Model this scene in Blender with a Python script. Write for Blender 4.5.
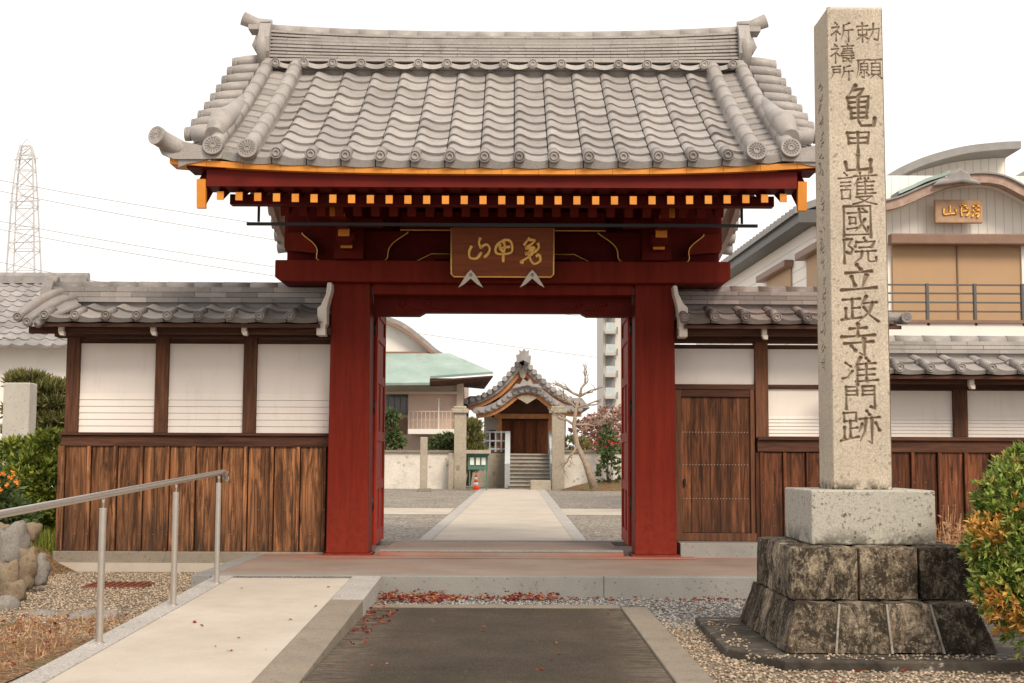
import bpy, math, random
import numpy as np
from mathutils import Vector, Matrix
random.seed(7); RNG = np.random.default_rng(7)
for o in list(bpy.data.objects): bpy.data.objects.remove(o)
SC = bpy.context.scene; COL = SC.collection
R = math.radians
# ---------------------------------------------------------------- camera, sky, sun, exposure
F = 1350.0; CZ = 1.08; PITCH = R(4.95); ROLL = R(0.25)
cam = bpy.data.cameras.new('camera'); camo = bpy.data.objects.new('camera', cam); COL.objects.link(camo)
cam.sensor_width = 36; cam.lens = F/1024*36; cam.clip_end = 3000; cam.clip_start = .05
CM = Matrix.Translation((0,0,CZ)) @ (Matrix.Rotation(math.pi/2+PITCH,4,'X') @ Matrix.Rotation(ROLL,4,'Z'))
camo.matrix_world = CM
SC.camera = camo
world = bpy.data.worlds.new("World"); SC.world = world; world.use_nodes = True
nt = world.node_tree; bg = nt.nodes['Background']
sky = nt.nodes.new('ShaderNodeTexSky'); sky.sky_type = 'NISHITA'; sky.sun_disc = False
SUN_EL, SUN_AZ = R(40), R(156)          # azimuth from +Y (north) clockwise: behind the camera, to the right
sky.sun_elevation = SUN_EL; sky.sun_rotation = SUN_AZ
mx = nt.nodes.new('ShaderNodeMixRGB'); mx.inputs[0].default_value = .9
nt.links.new(sky.outputs[0], mx.inputs[1])
cn = nt.nodes.new('ShaderNodeTexNoise'); cn.inputs['Scale'].default_value = 2.2; cn.inputs['Detail'].default_value = 5
tc = nt.nodes.new('ShaderNodeTexCoord'); nt.links.new(tc.outputs['Generated'], cn.inputs['Vector'])
cr = nt.nodes.new('ShaderNodeValToRGB'); nt.links.new(cn.outputs['Fac'], cr.inputs[0])     # overcast cloud layer, faintly uneven
cr.color_ramp.elements[0].position = .35; cr.color_ramp.elements[0].color = (.92,.875,.83,1)
cr.color_ramp.elements[1].position = .65; cr.color_ramp.elements[1].color = (1,.955,.905,1)
cs = nt.nodes.new('ShaderNodeVectorMath'); cs.operation = 'SCALE'; cs.inputs['Scale'].default_value = 9.9
nt.links.new(cr.outputs[0], cs.inputs[0]); nt.links.new(cs.outputs[0], mx.inputs[2])
nt.links.new(mx.outputs[0], bg.inputs[0]); bg.inputs[1].default_value = .1
sl = bpy.data.lights.new('sun','SUN'); sl.energy = 2.2; sl.angle = R(22); sl.color = (1,.87,.70)
so = bpy.data.objects.new('sun', sl); COL.objects.link(so)
sd = Vector((math.sin(SUN_AZ)*math.cos(SUN_EL), math.cos(SUN_AZ)*math.cos(SUN_EL), math.sin(SUN_EL)))
so.rotation_euler = sd.to_track_quat('Z','Y').to_euler()
SC.view_settings.view_transform = 'Standard'; SC.view_settings.look = 'None'
SC.view_settings.exposure = 0.46; SC.view_settings.gamma = 1
SC.view_settings.use_curve_mapping = False
# ---------------------------------------------------------------- helpers
M3 = CM.to_3x3()
def at(px, py, Y):
    d = M3 @ Vector(((px-512)/F, (341.5-py)/F, -1))
    t = Y/d.y
    return Vector((d.x*t, Y, CZ+d.z*t))
def xz(px, py, Y):
    p = at(px,py,Y); return (p.x, p.z)
WL = {}
def tag(o, label=None, cat=None, group=None, kind=None):
    if label: o['label'] = label
    if cat: o['category'] = cat
    if group: o['group'] = group
    if kind: o['kind'] = kind
    return o
def empty(name, loc, label, cat, group=None):
    o = bpy.data.objects.new(name, None); COL.objects.link(o); o.location = loc
    o.empty_display_size = .2
    WL[o] = Vector(loc); return tag(o, label, cat, group)
class MB:
    def __init__(s): s.v=[]; s.f=[]; s.r=[]; s.sm=[]
    def add(s, vs, fs, rnd=.5, smooth=False):
        n=len(s.v); s.v.extend([tuple(v) for v in vs])
        for i,f in enumerate(fs):
            s.f.append(tuple(n+k for k in f)); s.r.append(rnd[i] if isinstance(rnd,(list,np.ndarray)) else rnd); s.sm.append(smooth)
        return s
    def box(s,x0,x1,y0,y1,z0,z1,rnd=.5):
        return s.add([(x0,y0,z0),(x1,y0,z0),(x1,y1,z0),(x0,y1,z0),(x0,y0,z1),(x1,y0,z1),(x1,y1,z1),(x0,y1,z1)],
            [(0,3,2,1),(4,5,6,7),(0,1,5,4),(1,2,6,5),(2,3,7,6),(3,0,4,7)],rnd)
    def bar(s,a,b,w,h,rnd=.5,up=(0,0,1)):
        a=Vector(a); b=Vector(b); d=(b-a).normalized(); u=Vector(up)
        sx=d.cross(u).normalized()*w/2; sz=sx.cross(d).normalized()*h/2
        vs=[a-sx-sz,a+sx-sz,a+sx+sz,a-sx+sz,b-sx-sz,b+sx-sz,b+sx+sz,b-sx+sz]
        return s.add(vs,[(0,3,2,1),(4,5,6,7),(0,1,5,4),(1,2,6,5),(2,3,7,6),(3,0,4,7)],rnd)
    def prism(s,poly,plane,a,b,rnd=.5,smooth=False):
        n=len(poly)
        def mk(p,t):
            if plane=='xz': return (p[0],t,p[1])
            if plane=='yz': return (t,p[0],p[1])
            return (p[0],p[1],t)
        vs=[mk(p,a) for p in poly]+[mk(p,b) for p in poly]
        fs=[tuple(range(n)),tuple(range(2*n-1,n-1,-1))]
        s.add(vs,fs,rnd)
        k=len(s.v)-2*n
        for i in range(n):
            j=(i+1)%n; s.f.append((k+i,k+n+i,k+n+j,k+j)); s.r.append(rnd); s.sm.append(smooth)
        return s
    def tube(s,pts,r,n=8,rnd=.5,caps=True,smooth=True):
        pts=[Vector(p) for p in pts]; m=len(pts); rr=r if isinstance(r,(list,tuple)) else [r]*m
        vs=[]
        ref=None
        for i,p in enumerate(pts):
            d=(pts[min(i+1,m-1)]-pts[max(i-1,0)]).normalized()
            if ref is None:
                ref=Vector((0,0,1)) if abs(d.z)<.9 else Vector((1,0,0))
            a=(ref-d*ref.dot(d)).normalized(); ref=a; b=d.cross(a)
            for k in range(n):
                t=2*math.pi*k/n; vs.append(p+(a*math.cos(t)+b*math.sin(t))*rr[i])
        fs=[]
        for i in range(m-1):
            for k in range(n):
                fs.append((i*n+k,i*n+(k+1)%n,(i+1)*n+(k+1)%n,(i+1)*n+k))
        s.add(vs,fs,rnd,smooth)
        if caps:
            k0=len(s.v)-m*n
            s.f.append(tuple(k0+k for k in range(n-1,-1,-1))); s.r.append(rnd); s.sm.append(False)
            s.f.append(tuple(k0+(m-1)*n+k for k in range(n))); s.r.append(rnd); s.sm.append(False)
        return s
    def grid(s,P,rnd=.5,smooth=True,flip=False):
        n=len(P); m=len(P[0]); vs=[p for row in P for p in row]
        fs=[(i*m+j,i*m+j+1,(i+1)*m+j+1,(i+1)*m+j) for i in range(n-1) for j in range(m-1)]
        if flip: fs=[f[::-1] for f in fs]
        return s.add(vs,fs,rnd,smooth)
    def lathe(s,prof,c,axis='z',n=20,rnd=.5,smooth=True):
        # prof (r, h) along axis
        vs=[]
        for (r,h) in prof:
            for k in range(n):
                t=2*math.pi*k/n; a=r*math.cos(t); b=r*math.sin(t)
                if axis=='z': vs.append((c[0]+a,c[1]+b,c[2]+h))
                elif axis=='y': vs.append((c[0]+a,c[1]+h,c[2]+b))
                else: vs.append((c[0]+h,c[1]+a,c[2]+b))
        fs=[(i*n+k,i*n+(k+1)%n,(i+1)*n+(k+1)%n,(i+1)*n+k) for i in range(len(prof)-1) for k in range(n)]
        return s.add(vs,fs,rnd,smooth)
    def petal_disc(s,c,r,d,tilt=0,n=16,rnd=.5):
        # chrysanthemum end tile facing -Y; tilt about X
        rings=[(0,.0),(.2,0),(.22,.5),(.3,.5),(.34,0),(.76,0),(.8,.5),(.97,.5),(1,.2),(1,-3)]
        m=n*4; vs=[]
        for (q,h) in rings:
            for k in range(m):
                t=2*math.pi*k/m; hh=h
                if .3<q<.8: hh=h+.45*abs(math.cos(t*n/2))
                x=q*r*math.cos(t); z=q*r*math.sin(t); y=-hh*d
                y2=y*math.cos(tilt)-z*math.sin(tilt); z2=y*math.sin(tilt)+z*math.cos(tilt)
                vs.append((c[0]+x,c[1]+y2,c[2]+z2))
        fs=[(i*m+k,i*m+(k+1)%m,(i+1)*m+(k+1)%m,(i+1)*m+k) for i in range(len(rings)-1) for k in range(m)]
        return s.add(vs,fs,rnd,False)
    def build(s,name,mat,parent=None,label=None,cat=None,group=None,kind=None,bevel=0,loc=None):
        V=np.array(s.v,dtype=float)
        if loc is None:
            o3=Vector(((V[:,0].min()+V[:,0].max())/2,(V[:,1].min()+V[:,1].max())/2,V[:,2].min()))
        else: o3=Vector(loc)
        me=bpy.data.meshes.new(name)
        me.from_pydata((V-np.array(o3)).tolist(),[],s.f)
        at_=me.attributes.new('rnd','FLOAT','FACE'); at_.data.foreach_set('value',np.array(s.r,dtype=np.float32))
        me.polygons.foreach_set('use_smooth',s.sm); me.materials.append(mat); me.validate(); me.update()
        return link(name,me,o3,parent,label,cat,group,kind,bevel)
def link(name,me,o3,parent=None,label=None,cat=None,group=None,kind=None,bevel=0):
    o=bpy.data.objects.new(name,me); COL.objects.link(o); WL[o]=Vector(o3)
    o.location=o3
    if parent is not None:
        o.parent=parent; o.location=Vector(o3)-WL[parent]
    if bevel:
        b=o.modifiers.new('b','BEVEL'); b.width=bevel; b.segments=2; b.limit_method='ANGLE'; b.harden_normals=False
    tag(o,label,cat,group,kind); return o
def fastmesh(name,V,Fc,mat,rnd=None,**kw):
    """V (n,3); Fc (m,k) same-size faces"""
    V=np.asarray(V,dtype=np.float32); Fc=np.asarray(Fc,dtype=np.int32)
    o3=Vector((float(V[:,0].min()+V[:,0].max())/2,float(V[:,1].min()+V[:,1].max())/2,float(V[:,2].min())))
    V=V-np.array(o3,dtype=np.float32)
    me=bpy.data.meshes.new(name); m,k=Fc.shape
    me.vertices.add(len(V)); me.vertices.foreach_set('co',V.ravel())
    me.loops.add(m*k); me.loops.foreach_set('vertex_index',Fc.ravel())
    me.polygons.add(m); me.polygons.foreach_set('loop_start',np.arange(0,m*k,k,dtype=np.int32))
    a=me.attributes.new('rnd','FLOAT','FACE'); a.data.foreach_set('value',(np.full(m,.5) if rnd is None else rnd).astype(np.float32))
    me.polygons.foreach_set('use_smooth',np.full(m,kw.pop('smooth',False)))
    me.materials.append(mat); me.update(calc_edges=True)
    return link(name,me,o3,**kw)
# ---------------------------------------------------------------- materials
class NT:
    def __init__(s,name):
        s.m=bpy.data.materials.new(name); s.m.use_nodes=True; s.t=s.m.node_tree; s.b=s.t.nodes['Principled BSDF']
        s.pos=s.n('ShaderNodeNewGeometry').outputs['Position']
    def n(s,k,**kw):
        x=s.t.nodes.new(k)
        for a,b in kw.items(): setattr(x,a,b)
        return x
    def l(s,a,b): s.t.links.new(a,b)
    def mapv(s,scale=(1,1,1),rot=(0,0,0),src=None):
        x=s.n('ShaderNodeMapping'); x.inputs['Scale'].default_value=scale; x.inputs['Rotation'].default_value=rot
        s.l(src or s.pos,x.inputs['Vector']); return x.outputs[0]
    def noise(s,sc,det=4,rough=.55,vec=None,dist=0):
        x=s.n('ShaderNodeTexNoise'); x.inputs['Scale'].default_value=sc; x.inputs['Detail'].default_value=det
        x.inputs['Roughness'].default_value=rough; x.inputs['Distortion'].default_value=dist
        s.l(vec or s.pos,x.inputs['Vector']); return x.outputs['Fac']
    def vor(s,sc,vec=None,out='Distance',rand=1,feature='F1'):
        x=s.n('ShaderNodeTexVoronoi'); x.inputs['Scale'].default_value=sc; x.inputs['Randomness'].default_value=rand; x.feature=feature
        s.l(vec or s.pos,x.inputs['Vector']); return x.outputs[out]
    def ramp(s,fac,stops,const=False):
        x=s.n('ShaderNodeValToRGB'); cr=x.color_ramp
        if const: cr.interpolation='CONSTANT'
        while len(cr.elements)>len(stops): cr.elements.remove(cr.elements[-1])
        while len(cr.elements)<len(stops): cr.elements.new(.5)
        for e,(p,c) in zip(cr.elements,stops):
            e.position=p; e.color=(c,c,c,1) if isinstance(c,(int,float)) else tuple(c)+(1,)
        s.l(fac,x.inputs[0]); return x.outputs[0]
    def mix(s,fac,a,b,mode='MIX'):
        x=s.n('ShaderNodeMixRGB',blend_type=mode)
        for i,q in enumerate((fac,a,b)):
            if isinstance(q,(int,float)): x.inputs[i].default_value=q if i==0 else (q,q,q,1)
            elif isinstance(q,tuple): x.inputs[i].default_value=q+(1,)
            else: s.l(q,x.inputs[i])
        return x.outputs[0]
    def math(s,op,a,b=0.):
        x=s.n('ShaderNodeMath',operation=op)
        for i,q in enumerate((a,b)):
            if isinstance(q,(int,float)): x.inputs[i].default_value=q
            else: s.l(q,x.inputs[i])
        return x.outputs[0]
    def attr(s): return s.n('ShaderNodeAttribute',attribute_name='rnd').outputs['Fac']
    def sep(s,src=None):
        x=s.n('ShaderNodeSeparateXYZ'); s.l(src or s.pos,x.inputs[0]); return x.outputs
    def bump(s,h,strength=.4,dist=.01):
        x=s.n('ShaderNodeBump'); x.inputs['Strength'].default_value=strength; x.inputs['Distance'].default_value=dist
        s.l(h,x.inputs['Height']); s.l(x.outputs[0],s.b.inputs['Normal'])
    def done(s,col,rough=.7,metal=0,spec=.4):
        if isinstance(col,tuple): s.b.inputs['Base Color'].default_value=col+(1,)
        else: s.l(col,s.b.inputs['Base Color'])
        if isinstance(rough,(int,float)): s.b.inputs['Roughness'].default_value=rough
        else: s.l(rough,s.b.inputs['Roughness'])
        s.b.inputs['Metallic'].default_value=metal; s.b.inputs['Specular IOR Level'].default_value=spec
        return s.m
def mul(c,k): return tuple(min(1,x*k) for x in c)
def simple(name,c,rough=.7,var=.15,sc=6,bumpk=.2,bsc=60,bd=.003,metal=0,spec=.35,rk=.0):
    N=NT(name); n=N.noise(sc,5,.6)
    col=N.ramp(n,[(.3,mul(c,1-var)),(.7,mul(c,1+var))])
    if rk:
        f=N.ramp(N.attr(),[(0,1-rk),(1,1+rk)]); 
        k=N.math('ADD',N.math('MULTIPLY',N.attr(),2*rk),1-rk)
        vm=N.n('ShaderNodeVectorMath',operation='SCALE'); N.l(col,vm.inputs[0]); N.l(k,vm.inputs['Scale']); col=vm.outputs[0]
    if bumpk: N.bump(N.noise(bsc,4,.6),bumpk,bd)
    return N.done(col,rough,metal,spec)
def tile_mat(name,c,rk=.22,stain=(.16,.15,.13)):
    N=NT(name)
    base=N.ramp(N.noise(3,5,.65),[(.3,mul(c,.86)),(.7,mul(c,1.1))])
    k=N.math('ADD',N.math('MULTIPLY',N.attr(),2*rk),1-rk)
    vm=N.n('ShaderNodeVectorMath',operation='SCALE'); N.l(base,vm.inputs[0]); N.l(k,vm.inputs['Scale'])
    st=N.ramp(N.noise(5,8,.78),[(.50,0.),(.72,.6)])
    col=N.mix(st,vm.outputs[0],stain)
    spk=N.ramp(N.noise(70,3,.7),[(.35,.85),(.65,1.08)]); col=N.mix(1,col,spk,'MULTIPLY')
    N.bump(N.noise(45,5,.65),.25,.004)
    return N.done(col,.5,0,.45)
def wood_mat(name,dark,light,axis='z',sc=1.,rk=.3,stains=.6,rough=.75,bumpk=.5,foot=False):
    N=NT(name)
    k={'z':(26*sc,26*sc,1.3*sc),'x':(1.3*sc,26*sc,26*sc),'y':(26*sc,1.3*sc,26*sc)}[axis]
    # per board offset so that the grain never runs on from board to board
    off=N.n('ShaderNodeVectorMath',operation='ADD'); cm=N.n('ShaderNodeCombineXYZ'); 
    r=N.math('MULTIPLY',N.attr(),37.)
    for i in range(3): N.l(r,cm.inputs[i])
    N.l(N.pos,off.inputs[0]); N.l(cm.outputs[0],off.inputs[1])
    v=N.mapv(k,src=off.outputs[0])
    g=N.noise(1,6,.68,v,2.2); k2=tuple(q*.28 for q in k); g2=N.noise(1,3,.5,N.mapv(k2,src=off.outputs[0]),2.0)
    gr=N.math('ADD',N.math('MULTIPLY',g,.6),N.math('MULTIPLY',g2,.4))
    col=N.ramp(gr,[(.34,dark),(.5,tuple((a+b)/2 for a,b in zip(dark,light))),(.66,light)])
    kk=N.math('ADD',N.math('MULTIPLY',N.attr(),2*rk),1-rk)
    vm=N.n('ShaderNodeVectorMath',operation='SCALE'); N.l(col,vm.inputs[0]); N.l(kk,vm.inputs['Scale']); col=vm.outputs[0]
    if stains:
        s3={'z':(16,16,1.3),'x':(1.3,16,16),'y':(16,1.3,16)}[axis]
        st=N.ramp(N.noise(1,6,.72,N.mapv(s3,src=off.outputs[0]),1.0),[(.43,0.),(.60,stains)]); col=N.mix(st,col,mul(dark,.45))
    if foot:
        z=N.sep()[2]; f=N.n('ShaderNodeMapRange'); N.l(z,f.inputs[0]); f.inputs[1].default_value=.75; f.inputs[2].default_value=.0; f.inputs[3].default_value=0; f.inputs[4].default_value=1
        s4=N.ramp(N.noise(1,5,.7,N.mapv((11,11,1.0),src=off.outputs[0]),1.2),[(.38,0.),(.58,1.)]); col=N.mix(N.math('MULTIPLY',N.math('MULTIPLY',f.outputs[0],s4),.9),col,(.03,.018,.012))
    N.bump(gr,bumpk,.006)
    return N.done(col,rough,0,.25)
def stone_mat(name,c,speck=.25,sc=160,stain=0,rough=.8,warm=None,bd=.003,dirt=(.03,.026,.02)):
    N=NT(name)
    a=N.ramp(N.noise(2.2,5,.6),[(.3,mul(c,.88)),(.7,mul(c,1.08))])
    b=N.ramp(N.noise(sc,2,.8),[(.35,1-speck),(.65,1+speck*.6)]); col=N.mix(1,a,b,'MULTIPLY')
    sp=N.ramp(N.vor(sc*.6,out='Color'),[(.0,0.),(.86,0.),(.9,.55)]); col=N.mix(sp,col,mul(c,.35))
    if stain:
        st=N.ramp(N.noise(4.5,8,.78),[(.62-stain*.3,0.),(.62-stain*.3+.12,min(1,stain*1.2))]); col=N.mix(st,col,dirt)
    N.bump(N.noise(sc*.7,4,.7),.35,bd)
    return N.done(col,rough,0,.3)
MT={}
MT['tile']=tile_mat('grey_roof_tile',(.345,.315,.295),.16)
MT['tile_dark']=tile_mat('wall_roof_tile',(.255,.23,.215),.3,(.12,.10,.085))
MT['tile_brown']=tile_mat('brownish_tile',(.25,.20,.185),.3,(.1,.075,.06))
def red_mat():
    N=NT('red_lacquer'); n=N.noise(3,8,.75,N.mapv((4,4,.35)))
    col=N.ramp(n,[(.3,(.10,.009,.0045)),(.7,(.175,.018,.008))])
    z=N.sep()[2]
    # the foot of the posts has faded to a paler, brighter red, scuffed
    f=N.n('ShaderNodeMapRange'); N.l(z,f.inputs[0]); f.inputs[1].default_value=.9; f.inputs[2].default_value=.0; f.inputs[3].default_value=0; f.inputs[4].default_value=.5
    fm=N.math('MULTIPLY',f.outputs[0],N.ramp(N.noise(14,6,.75),[(.35,.2),(.65,1.)]))
    col=N.mix(fm,col,(.27,.045,.026))
    ch=N.ramp(N.noise(1,6,.8,N.mapv((34,34,5))),[(.60,0.),(.68,.45)]); col=N.mix(ch,col,(.06,.004,.003))
    N.bump(N.noise(1,4,.6,N.mapv((30,30,2))),.25,.004)
    return N.done(col,.6,0,.1)
MT['red']=red_mat()
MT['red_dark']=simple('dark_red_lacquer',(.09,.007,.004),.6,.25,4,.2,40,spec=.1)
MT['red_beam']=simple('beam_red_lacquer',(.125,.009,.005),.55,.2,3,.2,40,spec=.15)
MT['gold_paint']=simple('orange_gold_paint',(.62,.23,.025),.5,.16,5,.15,30,rk=.15)
MT['gold']=simple('gilding',(.85,.52,.14),.35,.1,20,.1,60,metal=.35)
MT['pale']=simple('pale_plaster_soffit',(.62,.52,.47),.8,.15)
MT['black']=simple('black_metal',(.012,.011,.011),.45,.2)
MT['cream_trim']=simple('cream_painted_metal',(.62,.55,.48),.5,.12,9)
def plaster_mat():
    N=NT('white_plaster'); n=N.noise(1.6,5,.6); col=N.ramp(n,[(.3,(.78,.71,.655)),(.7,(.83,.765,.71))])
    st=N.ramp(N.noise(1,6,.75,N.mapv((9,9,1.2))),[(.54,0.),(.8,.4)]); col=N.mix(st,col,(.58,.49,.40))
    N.bump(N.noise(50,4,.6),.12,.003); return N.done(col,.75,0,.25)
MT['plaster']=plaster_mat()
MT['board']=wood_mat('weathered_boards',(.080,.031,.013),(.46,.20,.085),'z',.6,.42,.9,foot=True)
MT['board_red']=wood_mat('reddish_boards',(.045,.015,.007),(.25,.085,.036),'z',.8,.35,.85,foot=True)
MT['door_wood']=wood_mat('side_door_boards',(.045,.016,.007),(.27,.10,.042),'z',1.1,.25,.85,foot=True)
MT['post_wood']=wood_mat('post_wood',(.045,.019,.010),(.20,.082,.042),'z',.8,.2,.4)
MT['beam_wood']=wood_mat('beam_wood',(.035,.014,.008),(.135,.056,.032),'x',.8,.2,.4)
MT['plaque_wood']=wood_mat('plaque_wood',(.15,.032,.007),(.30,.070,.013),'x',.5,.1,.2,.4,.15)
MT['granite']=stone_mat('monument_granite',(.50,.415,.32),.3,110,.12,.8,dirt=(.2,.15,.1))
MT['granite_pale']=stone_mat('plinth_granite',(.50,.47,.42),.25,110,.12,dirt=(.07,.06,.05))
MT['concrete']=stone_mat('kerb_concrete',(.25,.21,.165),.25,110,.35,dirt=(.13,.105,.075))
MT['kerb_granite']=stone_mat('kerb_granite',(.42,.39,.36),.4,80,.12,dirt=(.2,.17,.13))
MT['step']=stone_mat('step_stone',(.27,.26,.24),.25,110,.2,dirt=(.14,.115,.09))
def platform_mat():
    N=NT('pinkish_paving'); a=N.ramp(N.noise(1.2,6,.65),[(.3,(.23,.165,.13)),(.7,(.32,.25,.205))])
    b=N.ramp(N.noise(130,2,.8),[(.35,.78),(.65,1.15)]); col=N.mix(1,a,b,'MULTIPLY')
    rd=N.ramp(N.noise(2.2,5,.7),[(.52,0.),(.78,.35)]); col=N.mix(rd,col,(.34,.15,.10))
    # drips of red paint dust spread around the foot of each post
    s=N.sep(); 
    dl=N.math('ABSOLUTE',N.math('SUBTRACT',N.math('ABSOLUTE',N.math('ADD',s[0],.106)),1.7)); dy=N.math('ABSOLUTE',N.math('SUBTRACT',s[1],15.0))
    dd=N.math('ADD',N.math('MULTIPLY',dl,.55),N.math('MULTIPLY',dy,1.1))
    f=N.n('ShaderNodeMapRange'); N.l(dd,f.inputs[0]); f.inputs[1].default_value=.9; f.inputs[2].default_value=.2; f.inputs[3].default_value=0; f.inputs[4].default_value=.8
    col=N.mix(N.math('MULTIPLY',f.outputs[0],N.ramp(N.noise(3,5,.7),[(.3,.2),(.6,1.)])),col,(.36,.09,.055))
    N.bump(N.noise(90,4,.7),.3,.003); return N.done(col,.75,0,.3)
MT['platform']=platform_mat()
def ramp_mat():
    N=NT('beige_concrete'); a=N.ramp(N.noise(1.1,7,.62),[(.25,(.40,.345,.285)),(.75,(.54,.48,.41))])
    b=N.ramp(N.noise(140,2,.8),[(.35,.9),(.65,1.06)]); col=N.mix(1,a,b,'MULTIPLY')
    st=N.ramp(N.noise(2.6,9,.8),[(.52,0.),(.75,.4)]); col=N.mix(st,col,(.30,.24,.18))
    N.bump(N.noise(80,5,.7),.25,.003); return N.done(col,.85,0,.2)
MT['ramp']=ramp_mat()
def asphalt_mat():
    N=NT('old_asphalt'); a=N.ramp(N.noise(1.4,7,.65),[(.3,(.040,.031,.022)),(.7,(.078,.061,.044))])
    b=N.ramp(N.vor(170,out='Color'),[(.1,.6),(.6,1.),(.95,1.9)]); col=N.mix(1,a,b,'MULTIPLY')
    st=N.ramp(N.noise(1,6,.72,N.mapv((6,1.2,1))),[(.62,0.),(.8,.5)]); col=N.mix(st,col,(.22,.18,.14))
    # pale worn dust where the strip meets its kerbs
    s=N.sep(); e=N.math('ABSOLUTE',N.math('ADD',s[0],.11)); f=N.n('ShaderNodeMapRange'); N.l(e,f.inputs[0]); f.inputs[1].default_value=.72; f.inputs[2].default_value=1.08; f.inputs[3].default_value=0; f.inputs[4].default_value=.75
    col=N.mix(N.math('MULTIPLY',f.outputs[0],N.ramp(N.noise(6,7,.8,N.mapv((1,3,1))),[(.42,0.),(.62,1.)])),col,(.25,.2,.155))
    N.bump(N.noise(110,4,.8),.7,.006); return N.done(col,.9,0,.2)
MT['asphalt']=asphalt_mat()
def gravel_mat(name,cols,sc=34,moss=None):
    N=NT(name); w=N.vor(sc,out='Color'); g=N.n('ShaderNodeSeparateColor'); N.l(w,g.inputs[0])
    col=N.ramp(g.outputs[0],[(0,cols[0]),(.35,cols[1]),(.7,cols[2]),(1,cols[3])])
    d=N.vor(sc); dk=N.ramp(d,[(.25,1.),(.75,.35)]); col=N.mix(1,col,dk,'MULTIPLY')   # darker towards the gaps between the stones
    big=N.ramp(N.noise(.8,5,.65),[(.3,.8),(.7,1.12)]); col=N.mix(1,col,big,'MULTIPLY')
    if moss: col=N.mix(N.ramp(N.noise(1.3,6,.7),[(.5,0.),(.62,.85)]),col,moss)
    N.bump(N.ramp(d,[(0,1.),(.8,0.)]),.9,.015); return N.done(col,.85,0,.25)
MT['gravel']=gravel_mat('beige_gravel',[(.20,.155,.11),(.33,.255,.185),(.40,.32,.235),(.54,.46,.37)],52)
MT['gravel_grey']=gravel_mat('grey_gravel',[(.13,.12,.115),(.23,.215,.2),(.31,.29,.27),(.42,.39,.36)],52)
MT['court']=gravel_mat('courtyard_gravel',[(.24,.2,.16),(.36,.31,.26),(.42,.37,.31),(.52,.47,.40)],20)
MT['soil']=gravel_mat('leaf_litter_soil',[(.14,.07,.035),(.26,.13,.06),(.34,.2,.1),(.40,.28,.16)],40,(.13,.12,.045))
MT['pebble']=simple('pebble',(.34,.265,.19),.75,.1,20,0,rk=.55)
MT['pebble_grey']=simple('pebble_grey',(.26,.245,.23),.75,.1,20,0,rk=.55)
def old_stone():
    N=NT('blackened_stone'); a=N.ramp(N.noise(3,5,.6),[(.3,(.17,.12,.08)),(.7,(.40,.33,.24))]); a=N.mix(1,a,N.ramp(N.noise(60,3,.8),[(.35,.6),(.65,1.3)]),'MULTIPLY')
    st=N.ramp(N.noise(7,10,.85,N.mapv((1,1,.6)),.4),[(.40,0.),(.53,.96)]); col=N.mix(st,a,(.026,.019,.013))
    li=N.ramp(N.noise(30,6,.85),[(.55,0.),(.63,.7)]); col=N.mix(li,col,(.40,.34,.26))
    k=N.math('ADD',N.math('MULTIPLY',N.attr(),.7),.65)
    vm=N.n('ShaderNodeVectorMath',operation='SCALE'); N.l(col,vm.inputs[0]); N.l(k,vm.inputs['Scale'])
    N.bump(N.noise(22,7,.75),.8,.02); return N.done(vm.outputs[0],.9,0,.2)
MT['old_stone']=old_stone()
def plinth_mat():
    N=NT('spotted_granite'); c=(.42,.395,.34)
    a=N.ramp(N.noise(90,3,.8),[(.35,mul(c,.8)),(.65,mul(c,1.15))])
    sp=N.ramp(N.noise(30,4,.75),[(.56,0.),(.61,.85)]); 
    hi=N.ramp(N.noise(4,3,.5),[(.38,.25),(.55,1.)]); col=N.mix(N.math('MULTIPLY',sp,hi),a,(.08,.065,.04))
    z=N.sep()[2]; f=N.n('ShaderNodeMapRange'); N.l(z,f.inputs[0]); f.inputs[1].default_value=.64; f.inputs[2].default_value=.49; f.inputs[3].default_value=0; f.inputs[4].default_value=1
    st=N.math('MULTIPLY',f.outputs[0],N.ramp(N.noise(5,6,.75),[(.42,0.),(.52,1.)])); col=N.mix(st,col,(.03,.022,.015))
    N.bump(N.noise(70,4,.7),.3,.003); return N.done(col,.8,0,.3)
MT['plinth']=plinth_mat()
MT['rock']=stone_mat('river_rock',(.24,.18,.12),.2,60,.3,bd=.01)
MT['rock_grey']=stone_mat('grey_rock',(.25,.225,.20),.25,60,.25,bd=.01)
MT['steel']=simple('brushed_steel',(.50,.45,.40),.36,.06,20,.05,90,metal=.75)
def leaf_mat(name,stops,rough=.5,trans=.0):
    N=NT(name); col=N.ramp(N.attr(),stops); col=N.mix(1,col,N.ramp(N.noise(5,3,.6),[(.3,.75),(.7,1.2)]),'MULTIPLY')
    return N.done(col,rough,0,.35)
MT['azalea']=leaf_mat('azalea_leaves',[(0,(.07,.13,.02)),(.35,(.19,.26,.045)),(.64,(.36,.38,.09)),(.76,(.50,.28,.06)),(1,(.58,.26,.06))])
MT['shrub']=leaf_mat('shrub_leaves',[(0,(.08,.13,.02)),(.4,(.22,.27,.04)),(.7,(.42,.42,.07)),(1,(.48,.42,.1))])
MT['pine']=leaf_mat('pine_needles',[(0,(.05,.065,.02)),(.6,(.16,.16,.05)),(1,(.3,.26,.09))],.7)
MT['tree_green']=leaf_mat('garden_leaves',[(0,(.04,.07,.02)),(.6,(.1,.14,.04)),(1,(.2,.22,.07))],.6)
MT['maple']=leaf_mat('red_maple_leaves',[(0,(.28,.02,.015)),(.6,(.45,.05,.03)),(1,(.5,.18,.06))],.6)
MT['pinkleaf']=leaf_mat('dusty_pink_leaves',[(0,(.35,.2,.16)),(.6,(.5,.33,.27)),(1,(.55,.42,.3))],.7)
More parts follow.
